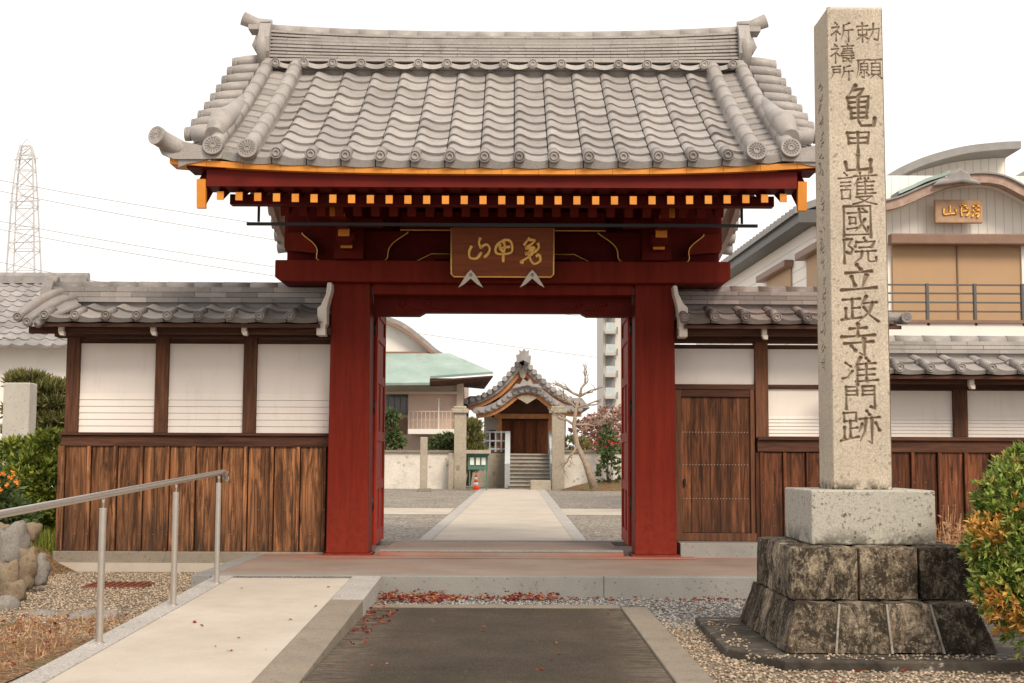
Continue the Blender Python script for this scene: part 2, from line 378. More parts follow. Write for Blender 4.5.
MT['litter']=leaf_mat('fallen_maple_leaves',[(0,(.12,.015,.012)),(.4,(.24,.022,.018)),(.7,(.30,.09,.035)),(1,(.38,.22,.09))],.7)
MT['dry']=leaf_mat('dry_twigs',[(0,(.3,.12,.06)),(1,(.5,.33,.17))],.8)
MT['flower']=leaf_mat('orange_flower',[(0,(.7,.2,.02)),(1,(.85,.35,.04))],.5)
MT['bark']=simple('pale_bark',(.30,.23,.17),.9,.3,12,.6,30,.01)
MT['bark_dark']=simple('dark_bark',(.09,.065,.045),.9,.3,12,.6,30,.01)
# ---------------------------------------------------------------- ground
G=-.2
def sheet(name,x0,x1,y0,y1,z,mat,n=1,label=None):
    b=MB(); b.add([(x0,y0,z),(x1,y0,z),(x1,y1,z),(x0,y1,z)],[(0,1,2,3)])
    return b.build(name,mat,kind='structure',label=label)
sheet('ground',-900,900,-30,1800,G-.10,MT['court'])
sheet('gravel_ground',-14,14,2,16.4,G,MT['gravel'])
b=MB(); b.add([(-2.85,4,G+.008),(-2.85,11.2,G+.008),(-3.9,10.3,G+.02),(-4.6,10.0,G+.02),(-9,10.2,G+.02),(-9,4,G+.02)],[(0,5,4,3,2,1)])
b.build('soil_bed',MT['soil'],kind='structure')
b=MB(); b.add([(1.17,10.7,G+.004),(3.1,10.2,G+.004),(6.5,10.6,G+.004),(6.5,12.49,G+.004),(-1.0,12.49,G+.004),(-1.0,11.8,G+.004),(1.17,11.8,G+.004)],[tuple(range(7))])
b.build('grey_gravel_bed',MT['gravel_grey'],kind='structure')
b=MB(); b.box(-60,60,16.4,160,G-.1,-.06); b.build('courtyard_ground',MT['court'],kind='structure')
# asphalt strip and kerbs
sheet('asphalt_drive',-1.18,.93,3,11.62,G+.012,MT['asphalt'])
b=MB()
for i in range(6): b.box(.935,1.155,11.62-(i+1)*1.5+.006,11.62-i*1.5,G-.1,G+.03)
b.build('kerb',MT['concrete'],kind='structure',bevel=.008)
b=MB(); b.box(-1.18,.93,11.628,11.80,G-.1,G+.024); b.build('kerb',MT['concrete'],kind='structure',bevel=.006)
# platform
b=MB(); b.box(-2.75,2.75,12.68,16.9,-.35,0); b.build('pavement',MT['platform'],kind='structure')
b=MB(); xs=[-2.75,-1.2,.85,2.75+.15]
for i in range(3): b.box(xs[i]+.002,xs[i+1]-.002,12.5,12.675,-.35,.003)
for i in range(2): b.box(-2.93,-2.754,12.5+i*1.4+.003,12.5+(i+1)*1.4,-.35,.003)
b.build('step',MT['step'],kind='structure',bevel=.006)
b=MB(); b.box(-2.2,2.0,14.72,15.0,.001,.012); b.box(-1.45,1.24,15.0,16.95,.001,.045)
b.build('threshold_pavement',MT['platform'],kind='structure',bevel=.006)
b=MB(); b.box(-1.45,1.24,15.05,15.2,.046,.07); b.box(-1.9,1.7,16.95,17.15,-.2,.055); b.build('threshold_stone',MT['step'],kind='structure',bevel=.006)
# ramp
def kx(y): return -2.61+.016*(y-7.5)
def rz(y): return -.0045-(12.45-y)*.037
b=MB()
def slab(b,x0,x1,y0,y1,dz,bot=-.6):
    b.add([(x0,y0,bot),(x1,y0,bot),(x1,y1,bot),(x0,y1,bot),(x0,y0,rz(y0)+dz),(x1,y0,rz(y0)+dz),(x1,y1,rz(y1)+dz),(x0,y1,rz(y1)+dz)],
     [(0,3,2,1),(4,5,6,7),(0,1,5,4),(1,2,6,5),(2,3,7,6),(3,0,4,7)])
slab(b,-2.60,-1.455,4,12.36,0); b.v=[((v[0] if v[0]>-2 else kx(v[1])+.004),v[1],v[2]) for v in b.v]; b.build('ramp',MT['ramp'],kind='structure')
b=MB()
for i in range(7): slab(b,-2.80,-2.604,12.45-(i+1)*1.2+.004,12.45-i*1.2,.006)
b.v=[(kx(v[1]) if v[0]>-2.7 else kx(v[1])-.18,v[1],v[2]) for v in b.v]
b.build('kerb',MT['kerb_granite'],kind='structure',bevel=.006)
b=MB(); slab(b,-1.45,-1.185,10.98,12.49,.006); b.build('kerb',MT['kerb_granite'],kind='structure',bevel=.006)
b=MB()
for i in range(5): slab(b,-1.45,-1.185,10.976-(i+1)*1.4+.004,10.976-i*1.4,.006)
b.build('kerb',MT['concrete'],kind='structure',bevel=.006)
b=MB(); slab(b,-2.52,-1.455,12.365,12.49,.0); b.build('gravel_joint',MT['gravel_grey'],kind='structure')
# courtyard path
def path(b,x0,x1,z):
    b.add([(x0,17.2,z),(x1,17.2,z),(x1+.2,50,z),(x0+.1,50,z)],[(0,1,2,3)])
b=MB(); path(b,-1.1,.85,-.045); b.build('courtyard_path',MT['ramp'],kind='structure')
b=MB(); path(b,-1.28,-1.104,-.04); path(b,.854,1.03,-.04); b.build('path_edging',MT['kerb_granite'],kind='structure')
b=MB(); b.add([(-30,27,-.055),(-1.28,27.5,-.055),(-1.28,31,-.055),(-30,30,-.055)],[(0,1,2,3)]); b.add([(1.03,27.5,-.055),(30,27,-.055),(30,30,-.055),(1.03,31,-.055)],[(0,1,2,3)])
b.build('cross_path',MT['ramp'],kind='structure')
# loose gravel stones
def ico():
    t=(1+5**.5)/2; v=np.array([(-1,t,0),(1,t,0),(-1,-t,0),(1,-t,0),(0,-1,t),(0,1,t),(0,-1,-t),(0,1,-t),(t,0,-1),(t,0,1),(-t,0,-1),(-t,0,1)],float)
    v/=np.linalg.norm(v[0]); f=np.array([(0,11,5),(0,5,1),(0,1,7),(0,7,10),(0,10,11),(1,5,9),(5,11,4),(11,10,2),(10,7,6),(7,1,8),(3,9,4),(3,4,2),(3,2,6),(3,6,8),(3,8,9),(4,9,5),(2,4,11),(6,2,10),(8,6,7),(9,8,1)])
    return v,f
IV,IF=ico()
def pebbles(name,pts,mat,s0=.006,s1=.0145,label=None):
    n=len(pts); sc=RNG.uniform(s0,s1,(n,1,1))*RNG.uniform(.6,1.2,(n,1,3)); sc[:,:,2]*=.7
    V=IV[None]*RNG.uniform(.85,1.12,(n,12,1))
    a=RNG.uniform(0,6.28,n); ca,sa=np.cos(a)[:,None],np.sin(a)[:,None]
    V=V*sc; X=V[...,0]*ca-V[...,1]*sa; Y=V[...,0]*sa+V[...,1]*ca
    V=np.stack([X,Y,V[...,2]],-1)+np.asarray(pts)[:,None,:]
    Fc=(IF[None]+12*np.arange(n)[:,None,None]).reshape(-1,3)
    rnd=np.repeat(RNG.uniform(0,1,n),20)
    return fastmesh(name,V.reshape(-1,3),Fc,mat,rnd,label=label,kind='stuff',smooth=True)
def scat(n,x0,x1,y0,y1,z):
    return np.stack([RNG.uniform(x0,x1,n),RNG.uniform(y0,y1,n),np.full(n,z)+RNG.uniform(0,.006,n)],-1)
p=np.concatenate([scat(15000,-5.6,-2.83,9.6,15.1,G+.004),scat(15000,1.17,4.6,6.8,10.9,G+.004)])
tag(pebbles('gravel',p,MT['pebble']),'loose beige gravel stones beside the ramp and round the monument','gravel')
p=np.concatenate([scat(9000,1.17,4.8,10.3,12.48,G+.008),scat(2000,-1.17,1.17,11.82,12.48,G+.01)])
tag(pebbles('grey_gravel',p,MT['pebble_grey']),'loose grey gravel stones below the gate step','gravel')
# ================================================================ THE GATE
GX=-.106
gate=empty('temple_gate',(GX,15.4,0),'tall red lacquered temple gate with a grey tiled gable roof over the open passage','gate')
EY,RY=12.9,15.9; EZ=at(512,163,EY).z; RZ=at(512,70,15.65).z+.10
def rof(t,x=0):
    """height of the front tile bed, t 0 at the eave .. 1 at the ridge; x = distance from the centre"""
    up=.085*(abs(x)/3.15)**3
    return EZ+(RZ-EZ)*(.86*t+.14*t*t)+up*(1-.6*t)
def tiled_slope(b,x0,ncol,w,fy,fz,rows,amp=.032,th=.022,mirror=1,jit=.004,pend=.045,nrm=(0,-.5,.87)):
    """wavy pantiles, fy(t), fz(t,x); row 0 lowest"""
    U=[0,.04,.1,.16,.22,.3,.4,.52,.64,.76,.88,.97]
    def h(u): return amp*float(np.interp(u,[0,.05,.12,.2,.28,.38,.5,.62,.75,.87,1],[.35,.95,1.25,1.15,.8,.3,-.05,-.2,-.2,-.05,.2]))
    for i in range(ncol):
        for r in range(rows):
            rn=random.random(); j=random.uniform(-jit,jit); j2=random.uniform(-jit,jit)
            ta=r/rows; tb=(r+1.12)/rows; tb=min(tb,1.0)
            lo=[];hi=[];lip=[]
            for u in U:
                uu=u if mirror>0 else 1-u
                x=x0+(i+uu)*w; hh=h(u)+j+j2*(u-.5)
                ya,yb=fy(ta),fy(tb)
                lo.append((x,ya+nrm[1]*(hh+th),fz(ta,x)+nrm[2]*(hh+th)))
                hi.append((x,yb+nrm[1]*hh,fz(tb,x)+nrm[2]*(hh-.006)))
                drop=th*1.1 if r else th+pend*(.65+.5*math.sin(math.pi*u))
                lip.append((x,ya+nrm[1]*(hh)*.6+.006,fz(ta,x)+nrm[2]*(hh+th)-drop if r else fz(ta,x)-pend*.62-.012*math.sin(math.pi*u)))
            mid=[tuple((a+c)/2 for a,c in zip(p,q)) for p,q in zip(lo,hi)]
            b.grid([lo,mid,hi],rn,True,flip=mirror<0)
            b.grid([lip,lo],rn*.4-.25,False,flip=mirror<0)  # lip faces toned darker: shade of the front edges put into the colour
            # side of the roll
            b.add([lo[0],hi[0],(hi[0][0],hi[0][1],hi[0][2]-.03),(lo[0][0],lo[0][1],lo[0][2]-.03)],[(0,1,2,3)],rn)
            b.add([lo[-1],hi[-1],(hi[-1][0],hi[-1][1],hi[-1][2]-.03),(lo[-1][0],lo[-1][1],lo[-1][2]-.03)],[(3,2,1,0)],rn)
def eave_disc(b,c,r,rnd=.5,ax='y',d=.02):
    pr=[(.001,-.2*d),(r*.32,-.2*d),(r*.36,-.8*d),(r*.62,-.8*d),(r*.66,0),(r*.82,0),(r*.86,-d),(r,-d*.8),(r,d*3)]
    b.lathe(pr,c,ax,18,rnd)
roof=None
b=MB(); TW=.336; NC=16
fy=lambda t:EY+(RY-EY)*t
tiled_slope(b,GX-7.63*TW,15,TW,fy,lambda t,x:rof(t,x-GX),12,amp=.036,pend=.07)
roof=b.build('roof',MT['tile'],gate)
# rear slope, underlay and verge tiles
b=MB(); P=[]
for t in [0,.25,.5,.75,1]:
    P.append([(GX+x,RY+(RY-EY)*(1-t),rof(t,x)-.01) for x in (-3.2,-2.4,-1.2,0,1.2,2.4,3.2)])
b.grid(P,.4,True,flip=True)
b.build('rear_slope',MT['tile'],roof)
for sg in (-1,1):
    b=MB()
    # narrow tile courses between and outside the descending ridges, the bed turning down to the verge
    rows=17
    for r in range(rows):
        ta=r/rows; tb=min(1,(r+1.1)/rows); rn=random.random()
        lo=[];hi=[];lp=[]
        xe=3.14
        for k in range(9):
            x=2.42+(xe-2.42)*k/8
            q=max(0,(x-2.75)/(3.2-2.75)); dz=-.16*q*q+.012*math.cos((x-2.42)*18)
            lo.append((GX+sg*x,fy(ta),rof(ta,x)+.05+dz)); hi.append((GX+sg*x,fy(tb),rof(tb,x)+.03+dz)); lp.append((GX+sg*x,fy(ta)+.006,rof(ta,x)+.02+dz-(.05 if r==0 else 0)))
        b.grid([lo,hi],rn,True,flip=sg<0); b.grid([lp,lo],rn*.6,False,flip=sg<0)
    b.build('verge_bed',MT['tile'],roof)
# round end tiles along the eave
b=MB()
for i in range(14):
    b=MB()
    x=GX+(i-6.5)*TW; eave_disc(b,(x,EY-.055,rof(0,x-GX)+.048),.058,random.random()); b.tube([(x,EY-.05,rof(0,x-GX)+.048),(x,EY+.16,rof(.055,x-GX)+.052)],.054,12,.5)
    b.build('eave_end_tile',MT['tile_dark'],roof)  # darker tile colour stands in for shade on the forward face
def down_ridge(xo,r0,ylow,rr=.078):
    b=MB(); n=9; tl=(ylow-EY)/(RY-EY)
    for k in range(n):
        ta=tl+(.97-tl)*k/n; tb=tl+(.97-tl)*(k+1.06)/n; rn=random.uniform(.35,.7)
        flare=1.12 if k==0 else 1
        pts=[];ra=[]
        for q in range(4):
            t=ta+(tb-ta)*q/3; pts.append((xo+0.0,fy(t),rof(t,xo-GX)+.10)); ra.append(rr*(1.03-.03*q/3))
        b.tube(pts,ra,14,rn)
        b.tube([pts[0],tuple(a+(c-a)*.06 for a,c in zip(pts[0],pts[-1]))],rr*1.045,14,rn*.6)
    # square nosing bed below
    P0=(xo,fy(tl)+.02,rof(tl,xo-GX)+.02); P1=(xo,fy(.97),rof(.97,xo-GX)+.02)
    for k in range(6):
        t0=tl+(.97-tl)*k/6+.01; t1=tl+(.97-tl)*(k+1)/6+.01
        b.bar((xo,fy(t0)+.02,rof(t0,xo-GX)+.045),(xo,fy(t1)+.02,rof(t1,xo-GX)+.045),rr*1.9,.09,random.random())
    o=b.build('descending_ridge',MT['tile'],roof)
    b=MB(); b.petal_disc((xo,fy(tl)-.06,rof(tl,xo-GX)+.085),.10,.02,tilt=R(-12)); b.build('chrysanthemum_end_tile',MT['tile_dark'],roof)  # end disc coloured darker than the roof, as painted shade
for sg in (-1,1):
    down_ridge(GX+sg*2.46,0,EY-.02); down_ridge(GX+sg*2.80,0,EY+.02,.076)
    # thickened shoulder beside the outer ridge
    b=MB(); b.tube([(GX+sg*2.84,EY+.18,rof(.06,2.84)+.15),(GX+sg*2.84,EY+.5,rof(.17,2.84)+.21),(GX+sg*2.84,EY+1.0,rof(.33,2.84)+.14),(GX+sg*2.82,EY+1.6,rof(.53,2.84)+.10)],[.09,.12,.10,.07],12,.6)
    b.tube([(GX+sg*2.78,EY+.24,rof(.08,2.8)+.15),(GX+sg*3.08,EY+.36,rof(.12,3)+.08)],[.09,.06],12,.5)
    b.build('shoulder_tile',MT['tile'],roof)
    # verge roll tiles lying across the slope, pointing outwards
    b=MB()
    for k in range(9):
        t=.16+.79*k/8.; rn=random.random(); xo=2.86; xe=3.16+.05*t
        z=rof(t,3)+.06; y=fy(t)
        b.tube([(GX+sg*xo,y,z+.05),(GX+sg*(xo+.2),y,z+.035),(GX+sg*xe,y-.01,z+.0)],[.066,.068,.072],12,rn)
        eave_disc(b,(GX+sg*(xe+.012),y-.01,z),.07,rn,'x',.015*(-1 if sg<0 else 1)*-1)
    b.build('verge_roll_tiles',MT['tile'],roof)
    # corner tile, swept outwards and up
    b=MB(); zc=rof(0,3.1)
    pts=[(GX+sg*2.95,EY+.14,zc+.04),(GX+sg*3.12,EY+.06,zc+.05),(GX+sg*3.22,EY,zc+.09),(GX+sg*3.29,EY-.07,zc+.125),(GX+sg*3.315,EY-.13,zc+.14)]
    b.tube(pts,[.07,.085,.09,.088,.088],14,.5)
    sil=[(3.35,.10),(3.30,-.01),(3.18,-.06),(2.9,-.058),(2.72,-.05),(2.7,.04),(2.95,.08),(3.15,.12)]
    for kk in range(3):
        b.prism([(GX+sg*p[0]*(1-.012*kk),zc+p[1]*(1-.3*kk)+.03*kk) for p in sil],'xz',EY-.02+.07*kk,EY+.045+.07*kk,.35+.2*kk,smooth=True)

    d=Vector((sg*.42,-.85,.12)).normalized(); c=Vector(pts[-1])
    n0=len(b.v); b.petal_disc((0,0,0),.092,.012)
    q=Vector((0,-1,0)).rotation_difference(d)
    for i in range(n0,len(b.v)): b.v[i]=tuple(q@Vector(b.v[i])+c+d*.02)
    b.build('corner_end_tile',MT['tile'],roof)
# main ridge: corbelled courses of flat tiles, curved up at both ends
b=MB()
rzt=at(512,33.5,15.75).z; rzb=at(512,60,15.6).z
def ridge_up(x): return .055*(abs(x)/2.8)**2.6
NCo=8
for c in range(NCo):
    z0=rzb+(rzt-rzb-.05)*c/NCo; z1=rzb+(rzt-rzb-.05)*(c+1)/NCo-.015
    hw=.17-.009*c+(.012 if c==0 else 0)
    seg=14; L=5.64/seg; ox=(c%2)*L/2
    x=-2.77
    while x<2.765:
        xe=min(2.77,x+(L if x>-2.77 or ox==0 else ox)); rn=random.uniform(.3,.75); fan=.35+.65*c/NCo
        j=random.uniform(-.003,.003)
        ya,yb=RY-.13-hw+j,RY-.13+hw
        a0,a1=ridge_up(x)*fan*1.4,ridge_up(xe)*fan*1.4
        b.add([(GX+x,ya,z0+a0),(GX+xe-.004,ya,z0+a1),(GX+xe-.004,yb,z0+a1),(GX+x,yb,z0+a0),(GX+x,ya,z1+a0),(GX+xe-.004,ya,z1+a1),(GX+xe-.004,yb,z1+a1),(GX+x,yb,z1+a0)],
          [(0,3,2,1),(4,5,6,7),(0,1,5,4),(1,2,6,5),(2,3,7,6),(3,0,4,7)],rn); x=xe
b.box(GX-2.75,GX+2.75,RY-.25,RY+.0,rzb-.3,rzt-.1,.1)
n=16
for k in range(n):
    x0=-2.78+5.56*k/n; x1=-2.78+5.56*(k+1.02)/n
    b.tube([(GX+x0,RY-.13,rzt-.06+ridge_up(x0)*1.4),(GX+x1,RY-.13,rzt-.06+ridge_up(x1)*1.4)],.088,12,random.uniform(.3,.7))
b.build('ridge',MT['tile'],roof)
# row of discs and arcs under the ridge
b=MB(); zr=at(512,66,15.55).z
for i in range(17):
    x=GX+(i-8)*TW
    eave_disc(b,(x,RY-.38,zr+.02),.055,random.random()); b.tube([(x,RY-.36,zr+.02),(x,RY-.2,zr+.03)],.052,12)
for i in range(-1,17):
    xa=GX+(i-8)*TW; pts=[]; top=[];bot=[];back=[]
    for k in range(9):
        u=k/8; x=xa+u*TW; 
        if abs(x-GX)>2.84: continue
        sag=-.05*math.sin(math.pi*u)
        top.append((x,RY-.36,zr+.05+sag*.9)); bot.append((x,RY-.375,zr+sag)); back.append((x,RY-.2,zr+.09+sag*.5))
    if len(top)>2:
        rn=random.random(); b.grid([bot,top],rn,False); b.grid([top,back],rn,True)
b.box(GX-2.82,GX+2.82,RY-.33,RY-.0,zr-.03,zr+.015,.1)
b.box(GX-2.84,GX+2.84,RY-.345,RY-.0,rzb-.035,rzb-.004,.7)
b.build('ridge_skirt_tiles',MT['tile'],roof)
# ridge-end ogre tiles
for sg in (-1,1):
    b=MB(); X=lambda q:GX+sg*q
    zt=rzt+.085; zb=zr-.16
    prof=[(-.16,0),(.16,0),(.17,.12),(.12,.16),(.12,.26),(.16,.33),(.17,.5),(.13,.62),(.1,.70),(.11,zt-zb-.0),(-.11,zt-zb),(-.1,.70),(-.13,.62),(-.17,.5),(-.16,.33),(-.12,.26),(-.12,.16),(-.17,.12)]
    yc=RY-.14
    b.prism([(yc+p[0]*1.35,zb+p[1]) for p in prof],'yz',X(2.77),X(2.90),.5)
    b.tube([(X(2.86),yc-.16,zb+.18),(X(2.86),yc-.2,zb+.42),(X(2.86),yc-.14,zb+.6)],[.05,.07,.05],10,.6)
    b.tube([(X(2.90),yc-.02,zb+.36),(X(2.955),yc-.02,zb+.46),(X(2.92),yc-.02,zb+.56)],[.05,.06,.05],10,.6)
    b.box(min(X(2.80),X(3.02)),max(X(2.80),X(3.02)),yc-.24,yc+.22,zb-.04,zb+.10,.4)
    b.build('ridge_end_tile',MT['tile'],roof)
    b=MB(); b.tube([(X(2.78),yc,zt+.0),(X(2.95),yc-.02,zt+.01),(X(3.12),yc-.04,zt+.075)],[.075,.075,.085],12,.6)
    b.box(min(X(2.80),X(3.04)),max(X(2.80),X(3.04)),yc-.12,yc+.12,zt-.08,zt-.02,.5)
    b.build('horn_tile',MT['tile'],roof)
# ---- eaves woodwork
def eb(x): return .085*(abs(x)/3.15)**3
def long_board(name,mat,y0,y1,dz0,dz1,half,n=24,seams=True):
    b=MB()
    for k in range(n):
        xa=-half+2*half*k/n; xb=-half+2*half*(k+1)/n; g=.0015 if seams else 0
        za,zb=EZ+eb(xa),EZ+eb(xb)
        b.add([(GX+xa+g,y0,za+dz0),(GX+xb-g,y0,zb+dz0),(GX+xb-g,y1,zb+dz0),(GX+xa+g,y1,za+dz0),(GX+xa+g,y0,za+dz1),(GX+xb-g,y0,zb+dz1),(GX+xb-g,y1,zb+dz1),(GX+xa+g,y1,za+dz1)],
          [(0,3,2,1),(4,5,6,7),(0,1,5,4),(1,2,6,5),(2,3,7,6),(3,0,4,7)],random.uniform(.3,.7) if seams else .5)
    return b.build(name,mat,gate)
long_board('eave_lath',MT['gold_paint'],EY+.02,EY+.30,-.105,-.045,3.23,18)
long_board('eave_board',MT['red_beam'],EY+.10,EY+.42,-.285,-.108,2.885,1,False)
long_board('eave_lath',MT['red_dark'],EY+.05,EY+.4,-.13,-.108,3.07,1,False)
NR=31
for i in range(NR):
    x=GX-2.76+5.52*i/(NR-1); z=EZ-.335+eb(x-GX)*.6
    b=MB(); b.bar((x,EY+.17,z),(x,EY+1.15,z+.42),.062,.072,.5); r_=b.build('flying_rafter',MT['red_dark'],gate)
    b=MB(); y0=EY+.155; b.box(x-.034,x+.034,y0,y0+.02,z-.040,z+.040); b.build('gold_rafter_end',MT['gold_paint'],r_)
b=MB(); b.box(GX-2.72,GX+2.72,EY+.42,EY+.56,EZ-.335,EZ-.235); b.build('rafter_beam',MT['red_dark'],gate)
# soffit boards (pale) and base rafters
def sof(y): return EZ-.43+(y-(EY+.5))*.56
b=MB(); b.add([(GX-2.6,EY+.5,sof(EY+.5)+.1),(GX+2.6,EY+.5,sof(EY+.5)+.1),(GX+2.6,RY,sof(RY)+.1),(GX-2.6,RY,sof(RY)+.1)],[(0,3,2,1)])
b.add([(GX-2.6,2*RY-EY-.1,sof(EY+.1)+.1),(GX+2.6,2*RY-EY-.1,sof(EY+.1)+.1),(GX+2.6,RY,sof(RY)+.1),(GX-2.6,RY,sof(RY)+.1)],[(0,1,2,3)])
b.add([(GX-2.98,EY+.3,EZ-.12),(GX+2.98,EY+.3,EZ-.12),(GX+2.98,RY,RZ-.25),(GX-2.98,RY,RZ-.25)],[(0,3,2,1)])
b.add([(GX-2.98,2*RY-EY-.1,EZ-.12),(GX+2.98,2*RY-EY-.1,EZ-.12),(GX+2.98,RY,RZ-.25),(GX-2.98,RY,RZ-.25)],[(0,1,2,3)])
b.build('soffit',MT['pale'],gate)
for i in range(25):
    x=GX-2.2+4.4*i/24
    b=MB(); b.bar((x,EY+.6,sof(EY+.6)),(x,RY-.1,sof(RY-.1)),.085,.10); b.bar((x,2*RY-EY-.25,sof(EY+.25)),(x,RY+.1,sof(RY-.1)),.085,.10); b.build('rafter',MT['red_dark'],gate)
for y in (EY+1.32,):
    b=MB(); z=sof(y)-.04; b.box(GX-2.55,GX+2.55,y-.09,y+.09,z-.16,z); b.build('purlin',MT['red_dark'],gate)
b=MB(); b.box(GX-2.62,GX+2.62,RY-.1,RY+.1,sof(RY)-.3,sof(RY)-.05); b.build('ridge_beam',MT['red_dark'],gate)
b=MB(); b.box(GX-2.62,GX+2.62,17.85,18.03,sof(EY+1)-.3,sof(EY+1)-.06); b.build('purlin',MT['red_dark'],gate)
# bargeboards at both gables (front leg with gold tip, rear leg pale inside)
for sg in (-1,1):
    pts=[];n=8
    for k in range(n+1):
        t=k/n; pts.append((fy(t)+.10*(1-t),rof(t,3.1)-.155-.09*(1-t)**3))
    lowp=[(y+.03,z-(.26-.05*k/n)) for k,(y,z) in enumerate(pts)]
    xo=GX+sg*2.965; xi=GX+sg*2.90
    b=MB(); b.prism(pts+lowp[::-1],'yz',xi,xo); bb=b.build('bargeboard',MT['red_beam'],gate)
    b=MB(); y0,z0=pts[0]; y1,z1=lowp[0]; b.add([(xi-sg*.01,y0-.02,z0+.01),(xo+sg*.012,y0-.02,z0+.01),(xo+sg*.012,y1-.02,z1-.01),(xi-sg*.01,y1-.02,z1-.01),
        (xi-sg*.01,y0+.05,z0+.01),(xo+sg*.012,y0+.05,z0+.01),(xo+sg*.012,y1+.03,z1-.01),(xi-sg*.01,y1+.03,z1-.01)],[(0,1,2,3),(7,6,5,4),(0,4,5,1),(1,5,6,2),(2,6,7,3),(3,7,4,0)])
    b.build('gold_tip',MT['gold_paint'],bb)
    rp=[(16.0,5.0),(16.6,4.62),(17.4,4.32),(18.7,4.08)]; rl=[(16.0,4.62),(16.6,4.25),(17.4,3.98),(18.7,3.78)]
    b=MB(); b.prism(rp+rl[::-1],'yz',xi,xo); b.build('rear_bargeboard',MT['pale'],gate)
    b=MB()
    for k in range(12):
        t=(k+.3)/12; b.tube([(GX+sg*2.9,2*RY-fy(t),rof(t,3)-.0),(GX+sg*3.2,2*RY-fy(t),rof(t,3)-.04)],.07,10,random.random())
    b.build('rear_verge_tiles',MT['tile'],roof)
    # gable triangle
    b=MB(); gx=GX+sg*2.45; b.prism([(15.15,3.45),(17.7,3.45),(17.7,3.75),(RY,sof(RY)-.05),(15.15,sof(15.15)-.05)],'yz',gx-.03,gx+.03); b.build('gable_board',MT['red'],gate)
MT['red_door']=simple('red_door_lacquer',(.32,.026,.012),.6,.2,4,.2,40,spec=.15)
# posts, door leaves, beams
for sg in (-1,1):
    xc=GX+sg*1.70
    b=MB(); b.box(xc-.228,xc+.228,15.0,15.42,.03,3.03); b.v=[(xc+(v[0]-xc)*(1.02-.022*v[2]),v[1],v[2]) for v in b.v]; b.build('post',MT['red'],gate,bevel=.012)
    b=MB(); b.box(xc-.265,xc+.265,14.965,15.46,.002,.032); b.build('post_base',MT['red'],gate,bevel=.01)
    b=MB(); b.box(xc-.10,xc+.10,17.5,17.7,0,3.3); b.build('rear_post',MT['red'],gate)
    # open leaf
    def leaf():
        b=MB(); th=.035
        Wd,H0,H1=1.34,.09,2.86
        b.box(0,Wd,-th*.4,th*.4,H0,H1,.3)
        for xx in (0,Wd-.12): b.box(xx,xx+.12,-th,th,H0,H1,.5)
        for zz,hh in ((H0,.16),(.72,.11),(1.28,.11),(1.95,.11),(2.45,.1),(H1-.13,.13)): b.box(.121,Wd-.121,-th*.9,th*.9,zz,zz+hh,.5)
        b.box(Wd/2-.05,Wd/2+.05,-th*.8,th*.8,H0+.161,.719); b.box(Wd/2-.05,Wd/2+.05,-th*.8,th*.8,1.391,1.949)
        return b
    b=leaf(); a=R(90+sg*-1.3)
    hx,hy=GX+sg*1.475,15.5
    b.v=[(hx+(math.cos(a)*v[0]-math.sin(a)*v[1]),hy+math.sin(a)*v[0]+math.cos(a)*v[1],v[2]) for v in b.v]
    d=b.build('door_leaf',MT['red_door'],gate)
    for zz in (.5,1.6,2.5): b=MB(); b.tube([(hx,hy-.03,zz),(hx,hy-.03,zz+.14)],.018,10); b.build('hinge',MT['black'],d)
z0,z1=at(512,283,14.92).z,at(512,261.5,14.92).z
def chamfer_beam(name,half,y0,y1,z0,z1,mat,bev=.012):
    b=MB(); b.prism([(GX-half,z0+.05),(GX-half+.07,z0),(GX+half-.07,z0),(GX+half,z0+.05),(GX+half,z1),(GX-half,z1)],'xz',y0,y1); return b.build(name,mat,gate,bevel=bev)
chamfer_beam('lintel_beam',2.53,14.86,15.5,z0,z1,MT['red'])
za=at(512,295,15.05).z
b=MB(); b.box(GX-1.46,GX+1.46,15.02,15.2,za,z0-.003); b.build('lower_lintel',MT['red'],gate,bevel=.008)
zb_=at(512,308,15.5).z; zc_=at(512,312.5,15.7).z
b=MB(); poly=[(-1.46,za+.03),(-1.46,za-.22),(-.95,za-.22),(-.88,za-.18),(.88,za-.18),(.95,za-.22),(1.46,za-.22),(1.46,za+.03)]
poly=[(GX+p[0],p[1]) for p in poly]
b.prism(poly,'xz',15.25,15.4); b.build('carved_lintel',MT['red_dark'],gate)
for sg in (-1,1):
    b=MB()
    for q in range(2):
        cx,cz,r0=GX+sg*(1.12-.28*q),za-.09,.06
        b.tube([(cx+sg*(r0*(1-k/22))*math.cos(k*.55),15.245,cz+(r0*(1-k/22))*math.sin(k*.55)) for k in range(20)],.012,6)
        b.tube([(cx+sg*.06,15.245,cz),(cx-sg*.05,15.245,cz-.07),(cx-sg*.2,15.245,cz-.06)],[.014,.012,.004],6)
    b.build('scroll_carving',MT['red_beam'],gate)
